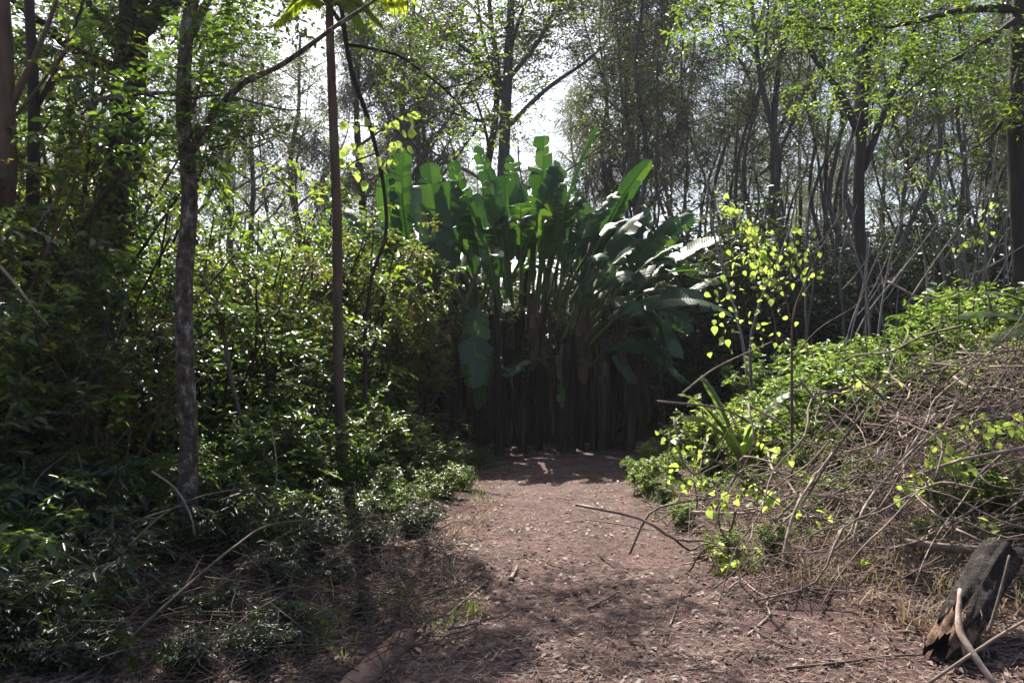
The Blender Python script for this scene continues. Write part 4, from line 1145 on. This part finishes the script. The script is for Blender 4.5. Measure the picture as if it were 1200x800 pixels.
# ------------------------------------------------------------------ lime vine sprigs in the brush, leaves one by one
def sprig(label, pts, n, key, seed, spread=.05, name='vine_sprig', mat=None, hang=-.7, sc=1.0):
    rng = np.random.default_rng(seed)
    b = np.array(pts[0], float)
    t = thing(name, label, 'vine', b)
    c = catmull(np.array(pts, float) - b, 8)
    mb = MB(); mb.tube(c, np.linspace(.005, .002, len(c)), 5, caps=False)
    obj('stem', mb.mesh('sprig_stem', mat or M['stem_green'], True), t)
    n = int(n * 2.3); ls = []
    for i in range(n):
        q = c[min(int((.12 + .88 * i / n) * len(c)), len(c) - 1)] + rng.normal(0, spread, 3) * [1, 1, .7]
        ls.append(put_leaf(t, key[i % len(key)], q, rng.normal(0, .7, 3) + [0, -.3, hang], rng.normal(0, .6, 3) + [0, .6, .9], rng.uniform(.45, 1.0) * sc))
    stalks(t, ls, [c])
    return t
LB = 'scrambling vine shoot with small lime leaves hanging on the brush heap'
for i, (q, n) in enumerate([(((770, 505, 7.2), (800, 520, 7.0), (830, 545, 6.9)), 12), (((835, 610, 6.2), (850, 580, 6.2), (885, 575, 6.1), (905, 590, 6.0)), 22), (((825, 640, 6.1), (860, 650, 6.0), (900, 655, 5.9)), 18), (((840, 680, 5.9), (865, 665, 5.9), (890, 660, 5.8)), 14),
                            (((1055, 600, 5.6), (1075, 560, 5.7), (1110, 535, 5.8), (1135, 555, 5.7)), 26), (((1085, 520, 6.0), (1120, 505, 6.0), (1180, 490, 6.0)), 14), (((1140, 600, 5.3), (1160, 640, 5.2), (1175, 660, 5.1)), 9), (((880, 520, 7.0), (905, 530, 6.9), (930, 535, 6.8)), 9),
                            (((780, 540, 7.0), (800, 570, 6.8), (822, 560, 6.8)), 10), (((1150, 520, 5.6), (1180, 500, 5.6), (1210, 505, 5.6)), 12), (((960, 470, 7.4), (1000, 450, 7.4), (1040, 450, 7.4)), 12), (((1120, 300, 7.6), (1150, 275, 7.6), (1165, 240, 7.6)), 14),
                            (((930, 620, 5.9), (945, 610, 5.9), (960, 600, 5.9)), 6), (((1000, 700, 5.4), (1010, 680, 5.4), (1016, 668, 5.4)), 5)]):
    sprig('vine shoot with small lime leaves %s' % where(P(*q[1])[0], P(*q[1])[1]), [P(*a) for a in q], n, ('lime_b', 'lime_a', 'lime_b'), 400 + i).__setitem__('group', 'lime vine shoots on the brush')
LB = 'leafy shoot with narrow pale-glinting leaves over the dim ground near the reddish trunk'
for i, (q, n) in enumerate([(((-5, 650, 4.4), (15, 640, 4.4), (40, 650, 4.4)), 10), (((25, 690, 4.3), (50, 690, 4.3), (70, 705, 4.3), (95, 715, 4.3)), 11), (((0, 775, 4.0), (30, 765, 4.0), (60, 770, 4.0)), 8), (((40, 735, 4.2), (55, 755, 4.2), (70, 775, 4.1)), 7), (((100, 780, 4.1), (140, 770, 4.1), (190, 765, 4.2)), 9)]):
    sprig(LB, [P(*a) for a in q], n, ('glossy', 'herb_b'), 450 + i, name='leafy_shoot', hang=-.35, sc=1.0).__setitem__('group', 'leafy shoots on the dim ground')
sprig('small upright seedling with pale leaves beside the debris mound', [gp(372, 765, 0), P(372, 740, 4.85), P(370, 722, 4.85)], 11, ('herb_b', 'glossy'), 470, name='seedling', hang=.1)

# ------------------------------------------------------------------ logs
def hollow_log():
    """short torn log leaning on the litter, its hollow broken end towards the path"""
    rng = np.random.default_rng(7)
    A = P(1112, 758, 4.30); B = P(1168, 662, 4.72)
    A[2] = float(gz(A[0], A[1])) + .11
    B[2] = float(gz(B[0], B[1])) + .40
    base = np.array([A[0], A[1], float(gz(A[0], A[1]))])
    t = thing('hollow_log', 'short thick torn log with hollow orange-brown broken end beside the path', 'log', base)
    ax = nrm(B - A); ln = np.linalg.norm(B - A)
    s1 = nrm(np.cross(ax, [0, 0, 1.0])); s2 = np.cross(s1, ax)
    m = 44
    ang = np.linspace(0, 2 * math.pi, m, endpoint=False)
    furrow = rng.normal(0, .05, m)
    spike = np.abs(rng.normal(0, .05, m)) + .05 * np.abs(np.sin(2.5 * ang))
    def ring(f, r, j=.0, rough=.03):
        lob = .80 + .10 * np.sin(2 * ang + .6) + .07 * np.sin(3 * ang + 1 + f * 2) + .04 * np.sin(7 * ang + f * 9) + furrow * (rough / .03) + rng.normal(0, rough, m)
        return (A + ax * f * ln)[None] + (np.cos(ang)[:, None] * s1 + np.sin(ang)[:, None] * s2) * (r * lob)[:, None] - ax[None] * (spike * j)[:, None]
    def shell(rings, mat, name, close=False):
        V = np.vstack(rings) - base
        Q = []
        for i in range(len(rings) - 1):
            for k in range(m):
                Q.append((i * m + k, i * m + (k + 1) % m, (i + 1) * m + (k + 1) % m, (i + 1) * m + k))
        mb = MB()
        T = []
        if close:
            V = np.vstack([V, V[-m:].mean(0)]); c = len(V) - 1; o = (len(rings) - 1) * m
            T = [(o + k, o + (k + 1) % m, c) for k in range(m)]
        mb.add(V, Q, T)
        return obj(name, mb.mesh(name, mat, False), t)
    fs = np.linspace(.36, 1, 20)
    shell([ring(fs[0] , .118, 2.2)] + [ring(f, .126 + .022 * f, 2.2 * max(0, 1 - i / 3)) for i, f in enumerate(fs)] + [ring(1.03, .12), ring(1.05, .08)], M['log_bark'], 'bark', True)
    shell([ring(.0, .112, 1.4, .05), ring(.06, .12, 1.0, .05), ring(.14, .122, .6, .05), ring(.24, .121, .3, .04), ring(.34, .119, 0, .04), ring(.46, .115)], M['torn_wood'], 'torn_wood')
    shell([ring(.005, .106, 1.4, .05), ring(.1, .092, .4, .05), ring(.3, .08), ring(.5, .05)], M['bark_dark'], 'hollow', True)
    for k in range(40):   # torn fibres along the broken rim
        i = rng.integers(m)
        a0 = ring(rng.uniform(.02, .3), .125)[i] - base
        mb = MB(); d = nrm(-ax + rng.normal(0, .45, 3)) * rng.uniform(.04, .13)
        mb.tube([a0, a0 + d * .5 + rng.normal(0, .006, 3), a0 + d], (.004, .003, .001), 4)
        obj('fibre', mb.mesh('fibre', M['torn_wood']), t)
hollow_log()
free_stick('torn_root', 'peeled curving root draped over the hollow log', [P(1125, 690, 4.2), P(1124, 735, 4.05), P(1140, 765, 3.95), P(1165, 800, 3.85)], (.010, .017, .017, .013), M['stick'], 'root')
free_stick('leaning_stick', 'straight pinkish stick leaning against the hollow log', [P(1158, 742, 4.1), P(1172, 695, 4.15), P(1183, 650, 4.2)], (.009, .008, .006), M['stick'])
free_stick('crossing_stick', 'thin pale stick propped over the hollow log\'s foot', [P(1085, 802, 3.9), P(1140, 765, 3.95), P(1175, 742, 4.05), P(1210, 722, 4.2)], (.008, .009, .008, .007), M['stick'])
free_stick('lying_pole', 'beige pole lying level behind the hollow log', [P(1060, 634, 5.4), P(1100, 640, 5.3), P(1150, 644, 5.25), P(1230, 648, 5.2)], (.022, .026, .028, .03), M['stick'], 'pole', sides=9)
# cut log at the path's edge
A = gp(474, 758, .05); B = gp(418, 812, .04)
free_stick('cut_log', 'short peeled brown log lying beside the path near the debris', [A, (A + B) / 2, B, B + (B - A) * .4], (.062, .07, .072, .07), M['cut_log'], 'log', sides=14, seed=3)
pf = [(((425, 800), (500, 745), (545, 705), (572, 682)), .010, 'forked pale stick lying across the debris beside the path'), (((690, 716), (705, 708), (722, 698)), .013, 'stubby dark stick lying on the sunlit path'),
      (((598, 682), (604, 672), (606, 666)), .016, 'short pale chip of wood on the path beside the debris'), (((635, 800), (628, 780), (640, 765)), .006, 'curled thin twig on the path'), (((920, 786), (980, 780), (1040, 772), (1080, 770)), .009, 'long dark thin stick lying on the sunlit soil before the hollow log'),
      (((850, 660), (880, 690), (905, 705)), .007, 'straight grey twig lying on the soil under the vine shoots'), (((785, 735), (792, 715), (800, 690)), .006, 'thin pale twig lying on the open path'), (((880, 738), (920, 760), (950, 765)), .007, 'brown twig lying on sunlit soil'), (((700, 650), (712, 660), (722, 667)), .006, 'tiny dark twig on the shaded bend of the path'),
      (((330, 770), (380, 762), (430, 770)), .009, 'dark twig lying under the seedling'), (((480, 700), (455, 660), (430, 640)), .008, 'grey twig on the debris mound'), (((380, 700), (430, 690), (480, 680)), .009, 'brown stick on the shaded debris'), (((470, 560), (520, 550), (560, 546)), .012, 'pale stick lying on grass beside the far path')]
for i, (q, r, lab) in enumerate(pf):
    free_stick('ground_stick', lab, [gp(a, b, r + .006) for a, b in q], np.linspace(r, r * .5, len(q)), SK if i in (0, 2, 6, 12, 5, 10) else SD, 'stick', None, 6, i)

# debris mound sticks beside the path
rng = np.random.default_rng(171)
for i in range(80):
    px, py = rng.uniform(300, 575), rng.uniform(615, 770)
    p = gp(px, py)
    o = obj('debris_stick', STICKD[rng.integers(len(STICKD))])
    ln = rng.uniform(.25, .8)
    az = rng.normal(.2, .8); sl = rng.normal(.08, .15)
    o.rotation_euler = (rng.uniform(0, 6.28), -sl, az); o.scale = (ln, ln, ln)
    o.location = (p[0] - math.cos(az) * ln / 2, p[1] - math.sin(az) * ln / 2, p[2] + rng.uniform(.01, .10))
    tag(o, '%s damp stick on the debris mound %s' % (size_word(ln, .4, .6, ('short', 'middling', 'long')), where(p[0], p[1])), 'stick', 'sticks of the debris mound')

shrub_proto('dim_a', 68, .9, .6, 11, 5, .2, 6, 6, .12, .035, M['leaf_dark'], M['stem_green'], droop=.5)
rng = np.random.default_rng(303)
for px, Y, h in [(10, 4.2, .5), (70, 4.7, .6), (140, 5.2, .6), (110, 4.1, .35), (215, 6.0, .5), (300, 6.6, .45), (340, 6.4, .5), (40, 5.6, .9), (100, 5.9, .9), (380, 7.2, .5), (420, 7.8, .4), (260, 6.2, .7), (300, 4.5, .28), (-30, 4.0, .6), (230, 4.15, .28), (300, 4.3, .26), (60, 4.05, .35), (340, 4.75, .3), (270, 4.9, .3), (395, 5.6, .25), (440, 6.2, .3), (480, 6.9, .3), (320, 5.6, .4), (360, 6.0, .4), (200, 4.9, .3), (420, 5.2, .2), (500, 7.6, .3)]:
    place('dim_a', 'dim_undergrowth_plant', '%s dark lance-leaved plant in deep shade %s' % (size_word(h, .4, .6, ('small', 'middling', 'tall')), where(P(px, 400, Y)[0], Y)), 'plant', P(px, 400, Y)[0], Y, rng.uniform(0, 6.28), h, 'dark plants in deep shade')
N = 2600
y = rng.uniform(3.9, 7.5, N); x = (rng.uniform(-40, 520, N) - 600) / FPX * y
k = path_mask(x, y) < .3; x, y = x[k], y[k]; n = len(x)
c = np.stack([x, y, gz(x, y) + .02 + .30 * rng.uniform(0, 1, n) ** 2.2], 1)
az = rng.uniform(0, 6.28, n); ln = rng.uniform(.1, .55, n)
d = np.stack([np.cos(az), np.sin(az), rng.normal(.15, .35, n)], 1) * ln[:, None] * .5
m2 = c + rng.normal(0, .025, c.shape)
mb = MB(); mb.prisms(c - d, m2, .003, .0028); mb.prisms(m2, c + d, .0028, .0014)
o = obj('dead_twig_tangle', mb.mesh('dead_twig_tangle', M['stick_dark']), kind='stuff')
tag(o, 'tangle of thin dead twigs over the shaded ground', 'twigs')

# ------------------------------------------------------------------ leaf litter, grass, straw
def litter():
    rng = np.random.default_rng(201)
    N = 95000
    y = 3.4 * (17 / 3.4) ** rng.uniform(0, 1, N); x = rng.uniform(-.66, .68, N) * y
    pm = path_mask(x, y)
    k = rng.random(N) > pm * .62 * (.6 + .5 * np.sin(x * 2.1 + y * 1.3) * np.sin(y * 2.7 - x))
    x, y = x[k], y[k]; n = len(x)
    B = np.stack([x, y, gz(x, y) + .012], 1)
    az = rng.uniform(0, 6.28, n)
    D = np.stack([np.cos(az), np.sin(az), rng.normal(0, .2, n)], 1)
    Nn = np.stack([rng.normal(0, .3, n), rng.normal(0, .3, n), np.ones(n)], 1)
    L = .010 + .055 * rng.uniform(0, 1, n) ** 3.0
    mb = MB(); mb.leaves(B, D, Nn, L, L * rng.uniform(.15, .6, n), simple=True, fold=.2, curl=-.1)
    o = obj('leaf_litter', mb.mesh('leaf_litter', M['litter']), kind='stuff')
    tag(o, 'scattered dry brown fallen leaves on the soil', 'leaf litter')
    N = 26000
    y = 3.4 * (15 / 3.4) ** rng.uniform(0, 1, N); x = rng.uniform(-.66, .68, N) * y
    k = rng.random(N) > path_mask(x, y) * .35
    x, y = x[k], y[k]; n = len(x)
    c = np.stack([x, y, gz(x, y) + .012], 1)
    az = rng.uniform(0, 6.28, n); ln = rng.uniform(.03, .16, n)
    d = np.stack([np.cos(az), np.sin(az), rng.normal(.05, .12, n)], 1) * ln[:, None]
    mb = MB(); mb.prisms(c, c + d, .0022, .0010)
    o = obj('twig_litter', mb.mesh('twig_litter', M['stick']), kind='stuff')
    tag(o, 'tiny broken twigs strewn over the soil', 'twig litter')
litter()

def grass():
    rng = np.random.default_rng(211)
    def tufts(name, label, mat, centers, nb, h, w, lean=.5):
        n = len(centers) * nb
        c = np.repeat(centers, nb, 0) + np.concatenate([rng.normal(0, .06, (n, 2)), np.zeros((n, 1))], 1)
        az = rng.uniform(0, 6.28, n); l = rng.uniform(.4, 1.1, n) * h; ln = rng.uniform(.2, 1.0, n) * lean
        out = np.stack([np.cos(az), np.sin(az), np.zeros(n)], 1)
        mb = MB()
        V = []
        for f, ww in ((0, 1.0), (.5, .8), (1, .04)):
            q = c + out * (l * ln * f ** 1.7)[:, None]; q[:, 2] += l * (f - .35 * ln * f * f)
            sd = np.stack([-np.sin(az), np.cos(az), np.zeros(n)], 1) * w * .5 * ww
            V += [q - sd, q + sd]
        V = np.stack(V, 1).reshape(-1, 3)
        i = np.arange(n)[:, None, None] * 6
        Q = (i + np.array([[0, 1, 3, 2], [2, 3, 5, 4]])[None]).reshape(-1, 4)
        mb.add(V, Q)
        o = obj(name, mb.mesh(name, mat), kind='stuff'); tag(o, label, 'grass')
    C = []
    for px0, px1, y0, y1, n in ((300, 560, 8.0, 12.5, 70), (180, 420, 6.0, 9, 40), (740, 830, 8, 13, 45), (0, 300, 4.6, 6.5, 10), (830, 1000, 6.0, 7.5, 40), (470, 520, 5.2, 5.6, 3), (500, 560, 4.9, 5.3, 4), (320, 400, 4.6, 5.2, 12)):
        for _ in range(n):
            y = rng.uniform(y0, y1); x = (rng.uniform(px0, px1) - 600) / FPX * y
            if path_mask(x, y) < .5: C.append(G(x, y))
    tufts('grass', 'soft green grass along the shaded edges of the path', M['grass'], np.array(C), 12, .17, .007, 1.1)
    C = []
    for px0, px1, y0, y1, n in ((320, 570, 5.2, 8.5, 14), (820, 1120, 5.0, 6.3, 75), (180, 420, 4.2, 6, 8), (1050, 1250, 4.0, 5.4, 30)):
        for _ in range(n):
            y = rng.uniform(y0, y1); x = (rng.uniform(px0, px1) - 600) / FPX * y
            if path_mask(x, y) < .6: C.append(G(x, y))
    tufts('dry_straw', 'dead straw-coloured grass lying at the brush and debris edges', M['dry_grass'], np.array(C), 13, .26, .007, 1.3)
grass()

# ------------------------------------------------------------------ humid air between the trees
mb = MB()
x0, x1, y0, y1, z0, z1 = -100, 100, -25, 110, -2, 30
mb.add([(x, y, z) for z in (z0, z1) for y in (y0, y1) for x in (x0, x1)], [(0, 2, 3, 1), (4, 5, 7, 6), (0, 1, 5, 4), (2, 6, 7, 3), (0, 4, 6, 2), (1, 3, 7, 5)])
hm = bpy.data.materials.new('humid_air'); hm.use_nodes = True
hn = hm.node_tree; hn.nodes.remove(hn.nodes['Principled BSDF'])
pv = hn.nodes.new('ShaderNodeVolumePrincipled')
pv.inputs['Color'].default_value = (.86, .90, 1.0, 1)
pv.inputs['Density'].default_value = .0004
pv.inputs['Anisotropy'].default_value = .3
hn.links.new(pv.outputs[0], hn.nodes['Material Output'].inputs['Volume'])
hz = obj('haze', mb.mesh('haze', hm), kind='stuff')
tag(hz, 'thin bright haze hanging between the far trees', 'haze')
